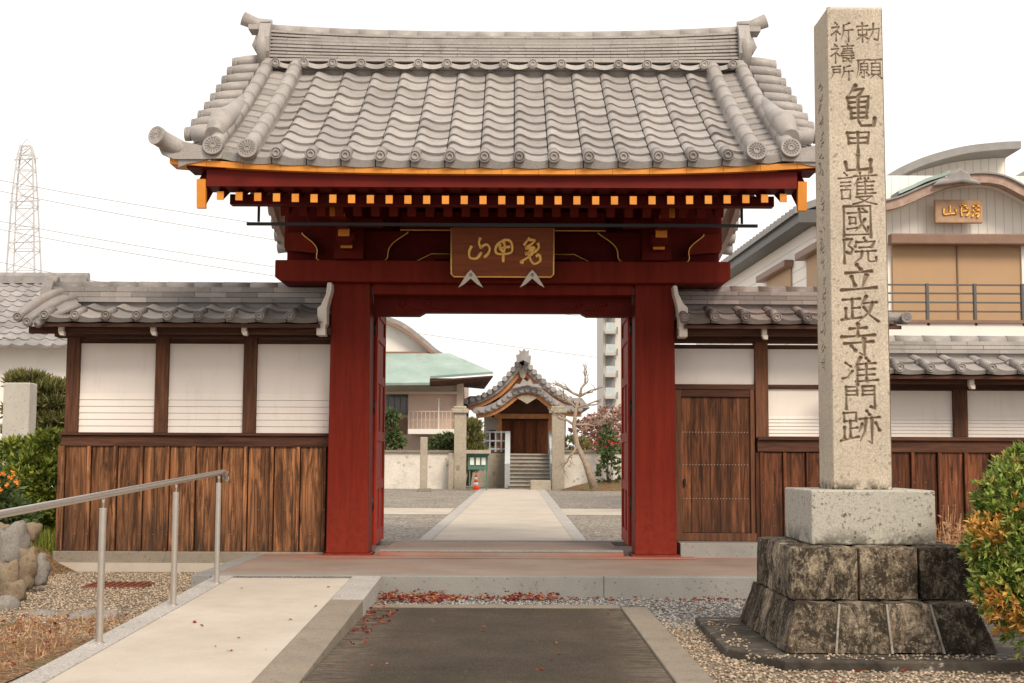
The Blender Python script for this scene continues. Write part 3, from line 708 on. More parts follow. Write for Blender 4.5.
# walling above the beam
zt=sof(14.9)
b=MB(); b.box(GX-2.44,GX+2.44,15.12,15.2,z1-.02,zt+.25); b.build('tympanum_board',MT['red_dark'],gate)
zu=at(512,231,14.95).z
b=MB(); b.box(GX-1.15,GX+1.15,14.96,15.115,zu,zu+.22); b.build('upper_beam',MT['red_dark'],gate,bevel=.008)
b=MB(); b.box(GX-1.15,GX+1.15,14.95,14.958,zu+.0,zu+.012); b.build('gold_line',MT['gold'],gate)
zl=at(512,253.5,14.95).z
for sg in (-1,1):
    # curved bracket wings with gilt edges, one outward, one inward of each post
    xc=GX+sg*1.70
    def wing(dirn,L,mat,y0,y1,zlo,zhi):
        n=14; edge=[]
        for k in range(n+1):
            u=k/n; 
            s=.5-.5*math.cos(math.pi*u); bump=.035*math.sin(3*math.pi*u)
            edge.append((xc+dirn*(.30+(L-.30)*u*.45+bump), zlo+(zhi-zlo)*s*.98))
        poly=[(xc+dirn*.12,zlo),]+edge+[(xc+dirn*.12,zhi)] if False else None
        return edge
    # outward: board filling from x=outer to the curve
    e=wing(sg,0.85,None,0,0,z1+.0,zu-.02)
    out=[(GX+sg*2.44,z1+.12)]+[(GX+sg*2.44,zu-.02)]+e[::-1][:10]+[(GX+sg*2.25,z1+.11)]
    b=MB(); b.prism(out,'xz',14.98,15.06); w=b.build('bracket_wing',MT['red'],gate)
    b=MB(); b.tube([(p[0],14.975,p[1]) for p in e],.007,6); b.build('gilt_edge',MT['gold'],w)
    e=wing(-sg,1.05,None,0,0,z1+.0,zu-.0)
    inn=[(xc,z1+.001)]+e+[(xc,zu)]
    b=MB(); b.prism(inn,'xz',14.98,15.08); w=b.build('bracket_arm',MT['red_dark'],gate)
    b=MB(); b.tube([(p[0],14.975,p[1]) for p in e],.007,6); b.build('gilt_edge',MT['gold'],w)
    # frog-leg strut beside the plaque
    pts=[(GX+sg*.50,zl-.0),(GX+sg*.80,zl),(GX+sg*.90,zl-.05),(GX+sg*.98,z1+.004),(GX+sg*.80,z1+.004),(GX+sg*.74,zl-.06),(GX+sg*.50,zl-.06)]
    b=MB(); b.prism(pts,'xz',15.0,15.1); w=b.build('frog_leg_strut',MT['red_dark'],gate)
    b=MB(); b.tube([(p[0],14.995,p[1]) for p in pts[:4]],.006,6); b.build('gilt_edge',MT['gold'],w)
    # arms reaching forward over the post, with orange ends
    for (pxw,pyt,pyb,ye) in ((.15,203,216.5,13.75),(.115,228,236.5,14.3),(.12,240,248.5,14.55)):
        zt_=at(512,pyt,ye).z; zb2=at(512,pyb,ye).z
        b=MB(); b.box(xc-pxw/2,xc+pxw/2,ye+.012,15.1,zb2,zt_); a_=b.build('bracket_arm',MT['red_dark'],gate,bevel=.006)
        b=MB(); b.box(xc-pxw/2-.003,xc+pxw/2+.003,ye-.012,ye+.012,zb2-.003,zt_+.003); b.build('gold_arm_end',MT['gold_paint'],a_)
    for (zz,yy,ww) in ((at(512,238,14.3).z,14.35,.2),(at(512,222,14.0).z,14.0,.2)):
        b=MB(); b.prism([(xc-ww*.32,zz-.05),(xc+ww*.32,zz-.05),(xc+ww*.5,zz),(xc+ww*.5,zz+.05),(xc-ww*.5,zz+.05),(xc-ww*.5,zz)],'xz',yy,yy+.2); b.build('bearing_block',MT['red_dark'],gate)
    b=MB(); b.box(xc-.4,xc+.4,14.4,14.5,at(512,227,14.4).z,at(512,219,14.4).z); b.build('cross_bracket',MT['red_dark'],gate,bevel=.006)
    b=MB(); b.box(xc-.16,xc+.16,14.75,15.1,z1+.002,zt+.1); b.build('post_head',MT['red_dark'],gate)
# thin black rail under the eave
yr=13.7; zr_=at(512,225,yr).z
b=MB(); b.box(GX-2.62,GX+2.62,yr-.02,yr+.02,zr_-.015,zr_+.015)
for x in (-2.50,2.46): b.box(GX+x-.012,GX+x+.012,yr-.012,yr+.012,zr_+.022,zr_+.30)
b.build('hanging_rail',MT['black'],gate)
# ================================================================ PLAQUE
PY=14.62; pc=at(502.5,252.5,PY); tl=at(451,228,PY); brp=at(554,277.5,PY); pw=(brp.x-tl.x)/2; ph=(tl.z-brp.z)/2
tilt=R(9)
pl=empty('name_plaque',(pc.x,PY,pc.z-ph),'brown wooden plaque with three gilt brush characters hung at the centre of the gate beam','plaque')
def ptr(u,w,v): # u right, v up, w towards the viewer, from the plaque's centre
    vv=v; return (pc.x+u, PY-w*math.cos(tilt)-vv*math.sin(tilt), pc.z+vv*math.cos(tilt)-w*math.sin(tilt)+0)
def tbuild(b,*a,**k):
    b.v=[ptr(*v) for v in b.v]; return b.build(*a,**k)
b=MB(); c=.03
o=[(-pw,ph),(-pw,-ph+c),(-pw+c,-ph),(pw-c,-ph),(pw,-ph+c),(pw,ph)]
b.prism(o,'xz',-.03,.02); 
tbuild(b,'board',MT['plaque_wood'],parent=pl)
b=MB(); b.tube([(p[0]*.99,.022,p[1]*.98) for p in o],.009,8); tbuild(b,'gilt_edge',MT['gold'],parent=pl)
def crop2uv(x,y):
    px=430+x/6.827; py=210+y/6.827; p=at(px,py,PY); return (p.x-pc.x,p.z-pc.z)
def brush(b,pts,wd,y0=.022,hgt=.012,rnd=.5):
    pts=[Vector((p[0],p[1])) for p in pts]
    # Catmull-Rom
    P=[pts[0]]+pts+[pts[-1]]; out=[];ww=[]
    n=len(pts)
    for i in range(1,n):
        for k in range(6):
            t=k/6; a,b_,c_,d_=P[i-1],P[i],P[i+1],P[i+2]
            out.append(.5*((2*b_)+(-a+c_)*t+(2*a-5*b_+4*c_-d_)*t*t+(-a+3*b_-3*c_+d_)*t**3)); ww.append((i-1+t)/(n-1))
    out.append(pts[-1]); ww.append(1)
    rad=[wd*(1.0-.35*math.sin(math.pi*min(1,w*1.1))+(.0 if w<.85 else -(w-.85)*2.2)) for w in ww]
    V=[];m=len(out)
    for i,p in enumerate(out):
        d=(out[min(i+1,m-1)]-out[max(i-1,0)]).normalized(); nn=Vector((-d.y,d.x))*max(.2*wd,rad[i])
        V+= [(p.x+nn.x,y0,p.y+nn.y),(p.x+nn.x*.6,y0+hgt,p.y+nn.y*.6),(p.x-nn.x*.6,y0+hgt,p.y-nn.y*.6),(p.x-nn.x,y0,p.y-nn.y)]
    fs=[(4*i+k,4*i+k+1,4*i+k+5,4*i+k+4) for i in range(m-1) for k in range(3)]+[(0,1,2,3),(4*m-1,4*m-2,4*m-3,4*m-4)]
    b.add(V,fs,rnd,False)
ch=[[[(345,190),(335,225),(352,262)],[(285,245),(268,285),(275,325),(320,328),(352,288)],[(345,255),(385,235),(408,262),(395,300),(368,322)]],
    [[(478,222),(452,250),(448,282),(470,300),(548,293),(562,255),(550,215),(515,205),(476,222)],[(470,262),(510,255),(548,250)],[(500,215),(512,250),(502,300),(500,355)],[(480,235),(478,262),(500,285)]],
    [[(680,190),(660,215),(640,242)],[(675,205),(715,208),(690,235),(650,262)],[(650,262),(712,256),(690,282),(648,300)],[(648,300),(706,290),(670,322),(622,352),(640,358)],[(690,262),(676,300),(690,345),(715,366),(752,345),(745,305),(722,318)],[(735,225),(742,258),(712,290)]]]
for g in ch:
    b=MB()
    for s in g: brush(b,[crop2uv(*p) for p in s],.021)
    tbuild(b,'gilt_character',MT['gold'],parent=pl)
for sx in (278,698):
    u,v=crop2uv(sx,470); s=1/6.827/ (F/PY)
    b=MB(); w0=.03
    b.prism([(u,v+65*s),(u+28*s,v+35*s),(u+85*s,v-58*s),(u+45*s,v-35*s),(u,v+5*s),(u-45*s,v-35*s),(u-85*s,v-58*s),(u-28*s,v+35*s)],'xz',.024,.05)
    b.lathe([(.001,.075),(.014,.07),(.02,.05)],(u,0,v+30*s),'y',12)
    tbuild(b,'metal_bracket',MT['steel'],parent=pl)
# ================================================================ ROOFED WALLS
YW=15.35
def wall_roof(par,X0,X1,dx0,nd,eZ,rZ,rT,YE=14.72,YR=15.45,mat='tile_dark',w=.336,amp=.034,rows=2):
    """small tiled roof over a wall; dx0 first disc"""
    fy_=lambda t:YE+(YR-YE)*t
    fz_=lambda t,x:eZ+(rZ-eZ)*t
    b=MB(); n=nd
    tiled_slope(b,dx0-.12*w,n,w,fy_,fz_,rows,amp=amp,pend=.028,th=.024)
    # part tile at the near end
    rf=b.build('tile_roof',MT[mat],par)
    b=MB()
    for i in range(n):
        x=dx0+i*w; eave_disc(b,(x,YE-.045,eZ+.045),.052,random.random()); b.tube([(x,YE-.04,eZ+.045),(x,YE+.25,eZ+.045+(rZ-eZ)*.33)],.048,10,random.random())
    b.build('round_end_tiles',MT[mat],rf)
    b=MB(); b.add([(X0,YE+.03,eZ-.02),(X1,YE+.03,eZ-.02),(X1,YR,rZ-.02),(X0,YR,rZ-.02)],[(0,1,2,3)],.2)
    b.grid([[(X0,2*YR-YE,eZ+.03),(X1,2*YR-YE,eZ+.03)],[(X0,YR,rZ+.04),(X1,YR,rZ+.04)]],.5,False,flip=True)
    b.build('rear_slope',MT[mat],rf)
    # corbelled ridge
    b=MB(); nc=3; hh=(rT-rZ-.06)/nc
    for c in range(nc):
        x=X0; hw=.15-.012*c; k=0
        while x<X1-.01:
            L=.36 if (k or c%2==0) else .18; xe=min(X1,x+L)
            j=random.uniform(-.004,.004)
            b.box(x+.001,xe-.002,YR-hw+j,YR+hw,rZ+.02+hh*c,rZ+.02+hh*(c+1)-.006,random.random()); x=xe;k+=1
    b.box(X0+.02,X1-.02,YR-.1,YR+.1,rZ-.1,rT-.1,.1)
    x=X0; 
    while x<X1-.01:
        xe=min(X1,x+.32); b.tube([(x,YR,rT-.055),(xe+.004,YR,rT-.055)],[.088,.083],12,random.random()); x=xe
    b.build('ridge',MT[mat],rf)
    # eave boards and rafters below
    b=MB(); b.box(X0+.02,X1-.02,YE+.03,YE+.06,eZ-.075,eZ-.035); b.build('eave_board',MT['beam_wood'],par)
    b=MB(); b.add([(X0+.03,YE+.06,eZ-.05),(X1-.03,YE+.06,eZ-.05),(X1-.03,YR,rZ-.08),(X0+.03,YR,rZ-.08)],[(0,3,2,1)]); b.add([(X0+.03,2*YR-YE-.06,eZ-.05),(X1-.03,2*YR-YE-.06,eZ-.05),(X1-.03,YR,rZ-.08),(X0+.03,YR,rZ-.08)],[(0,1,2,3)]); b.build('eave_soffit',MT['post_wood'],par)
    return rf
def hook(par,px,py,Y=14.95,s=1):
    x,z=xz(px,py,Y); b=MB()
    b.box(x-.025,x+.03,Y-.03,Y+.05,z-.005,z+.085); b.prism([(x-.03,z-.005),(x-.005,z-.055),(x+.04,z-.06),(x+.04,z-.005)],'xz',Y-.028,Y+.048)
    return b.build('bracket',MT['cream_trim'],par,bevel=.008)
def bx(b,px0,px1,py0,py1,Y0,Y1,rnd=.5,Yr=None):
    Yr=Yr or Y0; a=at(px0,py0,Yr); c=at(px1,py1,Yr); b.box(a.x,c.x,Y0,Y1,c.z,a.z,rnd); return b
def XW(px,py=440): return at(px,py,YW).x
def ZW(py,px=300,Y=None): return at(px,py,Y or YW).z
def cladding(par,xa,xb,z0,z1,n,mat,y=YW,battens=True,grad=False):
    b=MB(); w=(xb-xa)/n
    for i in range(n):
        b.box(xa+i*w+.029,xa+(i+1)*w-.029,y-.004+random.uniform(-.003,.003),y+.02,z0,z1,(i+.5)/n*.75+random.uniform(-.05,.25) if grad else random.random())
    b.build('boarding',MT[mat],par)
    for i in range(n+1):
        b=MB(); x=xa+i*w
        b.box(x-.019,x+.019,y-.048,y-.009,z0,z1,random.uniform(.3,.9)); b.build('batten',MT[mat],par,bevel=.003)
    b=MB()
    for i in range(n*2+1):
        for q in (.16,.40,.66): 
            x=xa+i*w/2+(.012 if i%2==0 else 0); z=z0+(z1-z0)*(q+.003*math.sin(i*7)); b.box(x-.003,x+.003,y-.051 if i%2==0 else y-.012,y-.0,z-.003,z+.003)
    b.build('nail_heads',MT['steel'],par)
def panel(par,xa,xb,z0,z1,y,lines=True):
    b=MB(); zm=z0+(z1-z0)*.44 if lines else z0
    b.box(xa,xb,y+.012,y+.05,zm,z1,.5)
    if lines:
        n=6; h=(zm-z0)/n
        for k in range(n):
            za=z0+h*k; b.add([(xa,y+.003,za+.003),(xb,y+.003,za+.003),(xb,y+.012,za+h),(xa,y+.012,za+h),(xa,y+.05,za+.003),(xb,y+.05,za+.003)],[(0,1,2,3),(0,4,5,1)],.5)
        b.box(xa,xb,y+.03,y+.05,z0,zm,.5)
    b.build('plaster_panel',MT['plaster'],par)
# ---- left wall
wl=empty('roofed_wall',(XW(195),YW+.1,-.2),'long roofed boundary wall left of the gate with three white plaster panels over weathered boards','wall')
zs=ZW(434.5); zb0=ZW(551.5); zbase=ZW(564); zhead=ZW(447)
b=MB(); b.box(XW(58),XW(326),YW-.06,YW+.3,-.3,zb0-.003); b.build('foundation',MT['concrete'],wl,bevel=.008)
b=MB(); b.box(XW(52),XW(326),YW-.1,YW-.062,-.3,ZW(563)); b.build('footing',MT['ramp'],wl)
cladding(wl,XW(64.5),XW(325),zb0,zhead,10,'board',grad=True)
b=MB(); b.box(XW(62),XW(329),YW-.03,YW+.16,zhead+.001,zs-.02); b.build('head_rail',MT['beam_wood'],wl,bevel=.004)
b=MB(); b.box(XW(60.5),XW(329),YW-.065,YW+.2,zs-.018,zs+.012); b.build('sill_rail',MT['beam_wood'],wl,bevel=.004)
ztp=ZW(344)
pxs=[(64,77),(153.5,166.5),(242,255)]
for a,c in pxs:
    b=MB(); b.box(XW(a),XW(c),YW-.01,YW+.16,zs+.013,ZW(327),random.random()); b.build('post',MT['post_wood'],wl,bevel=.005)
b=MB(); b.box(XW(59),XW(63.5),YW-.02,YW+.2,zb0,zhead); b.build('corner_board',MT['board'],wl)
for a,c in ((77.3,153.2),(166.8,241.7),(255.3,331)): 
    panel(wl,XW(a),XW(c),zs+.013,ztp,YW+.03)
    b=MB(); b.box(XW(a),XW(c),YW+.02,YW+.08,ztp+.001,ztp+.055); b.build('top_rail',MT['beam_wood'],wl)
b=MB(); b.box(XW(52),XW(331),YW-.04,YW+.2,ZW(338),ZW(325)); b.build('wall_plate',MT['beam_wood'],wl,bevel=.006)
for yy in (14.95,): 
    b=MB(); z=at(200,331,yy).z; b.box(at(30,330,yy).x,at(331,330,yy).x,yy-.04,yy+.04,z-.035,z+.04); b.build('eave_purlin',MT['beam_wood'],wl)
eZ=at(200,320,14.72).z; rZ=at(200,304,15.3).z; rT=at(200,284,15.4).z
dx0=at(45,317,14.7).x
wall_roof(wl,at(52,300,15.3).x,at(329,300,15.3).x,dx0,9,eZ,rZ,rT)
# left end: verge sweeping out, ridge end
b=MB(); q3=lambda px,py,Y: tuple(at(px,py,Y))
# the bed flares down and out to the corner in three overlapping courses
for k,(ra_,rb_) in enumerate((((64,296),(22,315)),((60,305),(27,321)),((66,312),(31,327)))):
    pass
top=[(66,291,15.38),(54,294,15.3),(40,301,15.1),(28,309,14.9),(17,317,14.74)]
mid=[(76,298,15.3),(62,301,15.2),(50,307,15.0),(38,314,14.84),(27,321,14.72)]
low=[(80,306,15.1),(70,309,15.0),(58,314,14.9),(46,319,14.8),(36,325,14.70)]
b.grid([[q3(*p) for p in top],[q3(*p) for p in mid]],.6,True); b.grid([[q3(*p) for p in mid],[q3(*p) for p in low]],.3,True)
b.grid([[q3(*p) for p in low],[q3(p[0]+3,p[1]+3,p[2]+.02) for p in low]],.1,True)
b.tube([q3(*p) for p in top],[.05,.055,.06,.06,.05],12,.7); b.tube([q3(*p) for p in mid],[.035,.04,.045,.045,.04],10,.45); b.tube([q3(*p) for p in low],[.03,.035,.04,.04,.035],10,.6)
eave_disc(b,q3(27,322,14.68),.05,.4); eave_disc(b,q3(17.5,317,14.70),.05,.4)
b.build('verge_tiles',MT['tile_dark'],wl)
b=MB(); x1=at(52,300,15.3).x; b.prism([(15.24,rZ-.04),(15.66,rZ-.04),(15.62,rT-.05),(15.56,rT+.03),(15.34,rT+.03),(15.28,rT-.05)],'yz',x1-.13,x1-.0,.5); b.tube([(x1+.02,15.45,rT+.02),(x1-.1,15.45,rT+.03)],.07,12,.5)
b.build('ridge_end_tile',MT['tile_dark'],wl,bevel=.015)
b=MB(); b.box(XW(62),XW(331),YW+.085,YW+.12,zb0,ztp); b.box(XW(62),XW(331),YW+.085,YW+.12,ztp+.075,ztp+.35); b.build('backing_board',MT['beam_wood'],wl)
for px in (61,153,244): hook(wl,px,330.5,14.86)
def verge_trim(par,pts,name='verge_board'):
    b=MB(); P=[xz(x,y,14.9) for x,y in pts]; b.prism(P,'xz',14.8,15.0); return b.build(name,MT['cream_trim'],par,bevel=.012)
verge_trim(wl,[(328.5,283.5),(333,283.5),(333,291),(330,301),(328,309),(328,325),(326.5,326),(326.5,336),(317.5,336),(317.5,328),(320,327),(318.5,318),(318.5,309),(322,306),(327,295)])
b=MB(); b.box(-5.75,-5.55,15.2,15.5,-.3,-.02); b.build('end_stone',MT['concrete'],wl,bevel=.02)
# ---- right wall, tall part with the side door
wr=empty('roofed_wall',(XW(770),YW+.1,-.2),'tall roofed wall right of the gate holding a dark wooden side door','wall')
zs2=ZW(438,800); zr0=ZW(384.5,760); 
b=MB(); b.box(XW(674),XW(700),YW+.02,YW+.1,0,.01)
def part(par,name,mat,px0,px1,py0,py1,d0,d1,bev=0,rnd=None):
    b=MB(); m_=min((px0+px1)/2,960); z1_=at(m_,py0,YW).z; z0_=at(m_,py1,YW).z; mp=(py0+py1)/2; b.box(at(px0,mp,YW).x,at(px1,mp,YW).x,YW+d0,YW+d1,z0_,z1_,random.random() if rnd is None else rnd)
    return b.build(name,MT[mat],par,bevel=bev)
def ppanel(par,px0,px1,py0,py1,lines):
    m_=min((px0+px1)/2,960); panel(par,at(px0,400,YW).x,at(px1,400,YW).x,at(m_,py1,YW).z,at(m_,py0,YW).z,YW+.03,lines)
ppanel(wr,673,755,348.5,384,False); ppanel(wr,768,826,349,384.5,False); ppanel(wr,768,826,389,437,True)
part(wr,'rail','beam_wood',673,755,384.2,389.5,0,.14,.004); part(wr,'rail','beam_wood',768.2,826,384.7,388.8,.01,.14,.004)
part(wr,'post','post_wood',755.2,768,333,438,-.02,.16,.005)
part(wr,'top_rail','beam_wood',673,755,344.5,348.3,.02,.12); part(wr,'top_rail','beam_wood',768.2,880,345,348.8,.02,.12)
part(wr,'wall_plate','beam_wood',673,888,327.5,342.5,-.04,.2,.006)
part(wr,'sill_rail','beam_wood',757,1150,437.2,441,-.065,.2,.004); part(wr,'head_rail','beam_wood',757,1150,441.2,452.5,-.03,.16,.004)
part(wr,'foundation','concrete',757,1150,540.5,575,-.06,.3,.008)
cladding(wr,XW(761),XW(830),ZW(540.3,780),ZW(452.6,780),3,'board_red')
part(wr,'corner_board','board_red',756,760.5,452.7,540.3,-.02,.2)
dr=part(wr,'side_door','door_wood',681,751.5,397,533,.055,.085,0,.2)
# boards of the door as slightly uneven faces
b=MB(); a=at(681,397,YW); c=at(751.5,533,YW); n=7; w=(c.x-a.x)/n
for i in range(n): b.box(a.x+i*w+.001,a.x+(i+1)*w-.001,YW+.035,YW+.056,c.z,a.z,random.random())
b.build('door_boards',MT['door_wood'],dr,bevel=.002)
b=MB(); b.box(a.x+.03,a.x+.05,YW+.0,YW+.034,.78,.86); b.build('latch',MT['black'],dr)
b=MB()
for q in (.25,.5,.74):
    for i in range(22):
        x=a.x+.03+(c.x-a.x-.06)*i/21; z=c.z+(a.z-c.z)*q; b.box(x-.004,x+.004,YW+.03,YW+.036,z-.004,z+.004)
b.build('nail_heads',MT['steel'],dr)
part(wr,'door_frame','post_wood',674.5,681.7,389.7,541,.0,.13,.004); part(wr,'door_frame','post_wood',750.8,755.2,389.7,541,.0,.13,.004)
part(wr,'door_frame','beam_wood',681,751.5,389.7,397,.01,.13,.004); part(wr,'threshold','post_wood',676,757,533.2,541,-.02,.14,.004)
b=MB(); b.box(XW(676),XW(760),YW-.35,YW+.2,-.1,ZW(541.3,700)); b.build('door_step',MT['step'],wr,bevel=.008)
eZ2=at(760,321.5,14.72).z; rZ2=at(760,306,15.3).z; rT2=at(760,288.5,15.4).z; dx2=at(715,318.5,14.7).x-.336
XR=at(889,310,15.3).x
wall_roof(wr,at(676,300,15.3).x,XR,dx2,7,eZ2,rZ2,rT2,mat='tile_brown')
b=MB(); z=at(760,333,14.95).z; b.box(at(676,330,14.95).x,at(888,330,14.95).x,14.91,14.99,z-.035,z+.04); b.build('eave_purlin',MT['beam_wood'],wr)
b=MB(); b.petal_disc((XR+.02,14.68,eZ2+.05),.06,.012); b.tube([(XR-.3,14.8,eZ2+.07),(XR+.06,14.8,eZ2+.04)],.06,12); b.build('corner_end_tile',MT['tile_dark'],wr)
part(wr,'backing_board','beam_wood',673,888,348,541,.095,.13); part(wr,'backing_board','beam_wood',673,888,320,341,.095,.13)
hook(wr,764,334.5,14.86)
b=MB()
verge_trim(wr,[(672,286.5),(676,286.5),(677.5,295),(682,304),(687,309),(686.5,322),(684.5,328),(686.5,329),(686.5,338),(678,338),(678,330),(678,320),(676,306),(673,295)])
# ---- right wall, low part
wr2=empty('roofed_wall',(XW(960),YW+.1,-.2),'low roofed wall behind the stone pillar running out of the picture at the right','wall')
def part2(name,mat,*a,**k): return part(wr2,name,mat,*a,**k)
zlow=[]
ppanel(wr2,826.5,953,390.5,437,True); ppanel(wr2,967.5,1085,390.5,437.5,True); ppanel(wr2,1098,1150,390.5,438,True)
part2('post','post_wood',953.2,967.3,380,437,-.02,.16,.005); part2('post','post_wood',1085.2,1098,380,437,-.02,.16,.005)
part2('top_rail','beam_wood',826,1150,381,390.2,-.03,.15)
cladding(wr2,XW(832),XW(1150),ZW(540.3,950),ZW(452.6,950),12,'board_red')
eZ3=at(960,372,14.72).z; rZ3=at(960,355,15.3).z; rT3=at(960,338,15.4).z; dx3=at(899,368.5,14.7).x
wall_roof(wr2,XR-.55,at(1150,350,15.3).x,dx3-.336*1,9,eZ3,rZ3,rT3,mat='tile')
b=MB(); z=at(960,381,14.95).z; b.box(at(830,380,14.95).x,at(1150,380,14.95).x,14.91,14.99,z-.035,z+.04); b.build('eave_purlin',MT['beam_wood'],wr2)
part(wr2,'backing_board','beam_wood',826,1150,372,541,.095,.13)
hook(wr2,971,384,14.86)
# ================================================================ STONE PILLAR
PX=2.407
mon=empty('stone_monument',(PX,9.5,-.2),'tall inscribed granite pillar with carved characters on a stepped blackened stone base','monument')
# strokes for every character, 0-100 grid, y down
GL={
'choku':[[(8,22),(48,17)],[(28,4),(28,92)],[(12,38),(14,60)],[(12,38),(46,35),(44,60)],[(14,60),(44,58)],[(27,60),(16,74),(3,84)],[(29,60),(48,76)],[(52,36),(93,30),(87,84),(74,78)],[(71,8),(68,48),(48,90)]],
'gan':[[(6,12),(50,8)],[(10,12),(9,55),(1,93)],[(32,16),(27,26)],[(18,27),(18,56)],[(18,27),(45,26),(44,56)],[(18,41),(44,40)],[(18,55),(44,54)],[(31,56),(31,92),(24,86)],[(20,66),(11,82)],[(40,66),(50,78)],[(54,10),(98,7)],[(76,12),(71,24)],[(60,25),(60,76)],[(60,25),(92,23),(92,76)],[(60,42),(92,41)],[(60,58),(92,57)],[(60,75),(92,74)],[(69,78),(52,95)],[(84,78),(99,93)]],
'ki':[[(20,4),(29,14)],[(6,30),(38,24),(22,48),(2,66)],[(23,46),(23,95)],[(30,50),(41,62)],[(84,6),(58,18)],[(58,17),(56,55),(44,92)],[(57,44),(98,39)],[(79,42),(79,98)]],
'tou':[[(18,4),(26,13)],[(4,28),(34,23),(20,46),(1,62)],[(20,46),(20,95)],[(28,50),(37,60)],[(48,13),(97,9)],[(72,2),(72,25)],[(55,26),(90,23)],[(52,37),(92,34),(90,46)],[(46,48),(97,45)],[(44,60),(99,56)],[(52,70),(52,88)],[(52,70),(68,69),(67,86),(52,86)],[(70,74),(99,71)],[(89,60),(89,95),(80,88)],[(75,80),(81,87)]],
'sho':[[(6,14),(44,9)],[(12,30),(42,28),(40,50)],[(14,50),(41,48)],[(12,30),(11,62),(1,92)],[(86,6),(60,18)],[(60,17),(58,55),(46,92)],[(59,44),(99,39)],[(81,42),(81,98)]],
'kame':[[(42,2),(22,24)],[(38,12),(66,9),(50,27)],[(18,30),(22,54)],[(18,30),(80,26),(76,52)],[(22,41),(76,38)],[(22,53),(76,50)],[(27,55),(29,76)],[(75,53),(73,74)],[(28,65),(74,63)],[(29,76),(73,74)],[(49,28),(49,82),(58,93),(94,92),(97,76)]],
'kou':[[(16,10),(21,58)],[(16,10),(86,6),(80,56)],[(20,34),(81,31)],[(21,57),(80,54)],[(50,8),(50,99)]],
'san':[[(50,3),(50,74)],[(12,38),(16,78),(88,70)],[(88,28),(87,84)]],
'go':[[(18,3),(25,11)],[(3,21),(38,17)],[(9,33),(33,31)],[(9,44),(33,42)],[(10,56),(11,83)],[(10,56),(33,54),(32,82)],[(11,82),(32,81)],[(42,14),(99,10)],[(58,3),(60,21)],[(82,2),(79,20)],[(54,22),(42,43)],[(50,34),(50,69)],[(50,33),(94,29)],[(50,44),(90,42)],[(50,55),(90,53)],[(50,67),(97,64)],[(71,29),(71,66)],[(70,19),(75,28)],[(48,77),(88,73),(66,90),(40,99)],[(52,78),(74,91),(99,98)]],
'koku':[[(8,6),(8,97)],[(8,6),(93,3),(93,98)],[(8,92),(92,89)],[(20,26),(82,22)],[(26,39),(27,58)],[(26,39),(46,38),(45,57)],[(27,57),(45,56)],[(19,74),(50,70)],[(57,11),(61,50),(82,82),(86,68)],[(75,44),(58,68),(44,80)],[(68,11),(77,19)]],
'in':[[(10,8),(33,5),(22,30),(35,44),(28,62),(17,56)],[(11,8),(11,98)],[(66,1),(70,12)],[(45,17),(41,34)],[(45,18),(95,14),(88,30)],[(53,38),(87,35)],[(42,54),(97,50)],[(60,54),(56,78),(38,97)],[(76,53),(76,84),(82,92),(98,89),(98,75)]],
'ritsu':[[(46,4),(56,18)],[(16,31),(86,24)],[(31,42),(40,70)],[(72,36),(60,76)],[(3,86),(98,77)]],
'sei':[[(5,16),(50,11)],[(29,14),(29,82)],[(29,47),(49,44)],[(12,48),(12,84)],[(1,90),(53,81)],[(67,3),(53,36)],[(60,28),(94,24)],[(84,26),(74,62),(46,96)],[(60,42),(76,72),(99,95)]],
'ji':[[(28,16),(74,12)],[(50,1),(50,37)],[(4,41),(97,34)],[(12,61),(92,54)],[(67,44),(67,97),(54,88)],[(31,67),(42,81)]],
'jun':[[(12,22),(26,34)],[(4,76),(16,72),(30,50)],[(52,3),(36,38)],[(43,26),(43,98)],[(43,27),(91,22)],[(43,46),(88,42)],[(43,65),(88,61)],[(40,86),(97,80)],[(67,25),(67,84)],[(67,5),(74,16)]],
'mon':[[(12,10),(11,98)],[(12,10),(42,8),(42,42)],[(12,26),(42,25)],[(12,42),(42,41)],[(58,8),(58,42)],[(58,8),(90,5),(91,95),(80,88)],[(58,25),(90,23)],[(58,41),(90,39)]],
'seki':[[(10,8),(11,33)],[(10,8),(41,5),(40,31)],[(11,32),(40,30)],[(26,31),(26,79)],[(26,53),(43,50)],[(11,50),(11,82)],[(2,89),(46,77)],[(68,1),(75,12)],[(49,25),(99,19)],[(65,24),(62,60),(50,90)],[(80,22),(80,97),(70,88)],[(56,40),(47,64)],[(90,36),(99,58)]]}
PL=[('choku',855,882,22,44,1.05),('gan',856,883,58,80,1.0),('ki',830,853,22,42,1.05),('tou',830,854,44,64,1.0),('sho',830,853,65,80.5,1.05),
('kame',841,876,85,129,2.1),('kou',842,874,131,153,1.9),('san',841,875,155,175,2.3),('go',837,877,172,205,1.35),('koku',841,873,205,238,1.6),('in',840,877,238,264,1.7),('ritsu',840,877,264,295,2.3),
('sei',841,879,296,323,1.9),('ji',840,876,324,357,2.2),('jun',841,879,357,386,1.8),('mon',842,878,385,410,1.7),('seki',840,880,411,445,1.8)]
YP=9.30; zP0=at(860,489.5,9.25).z; zP1=at(850,6,9.3).z
hw0,hw1=.2035,.196
def hw(z): return hw0+(hw1-hw0)*(z-zP0)/(zP1-zP0)
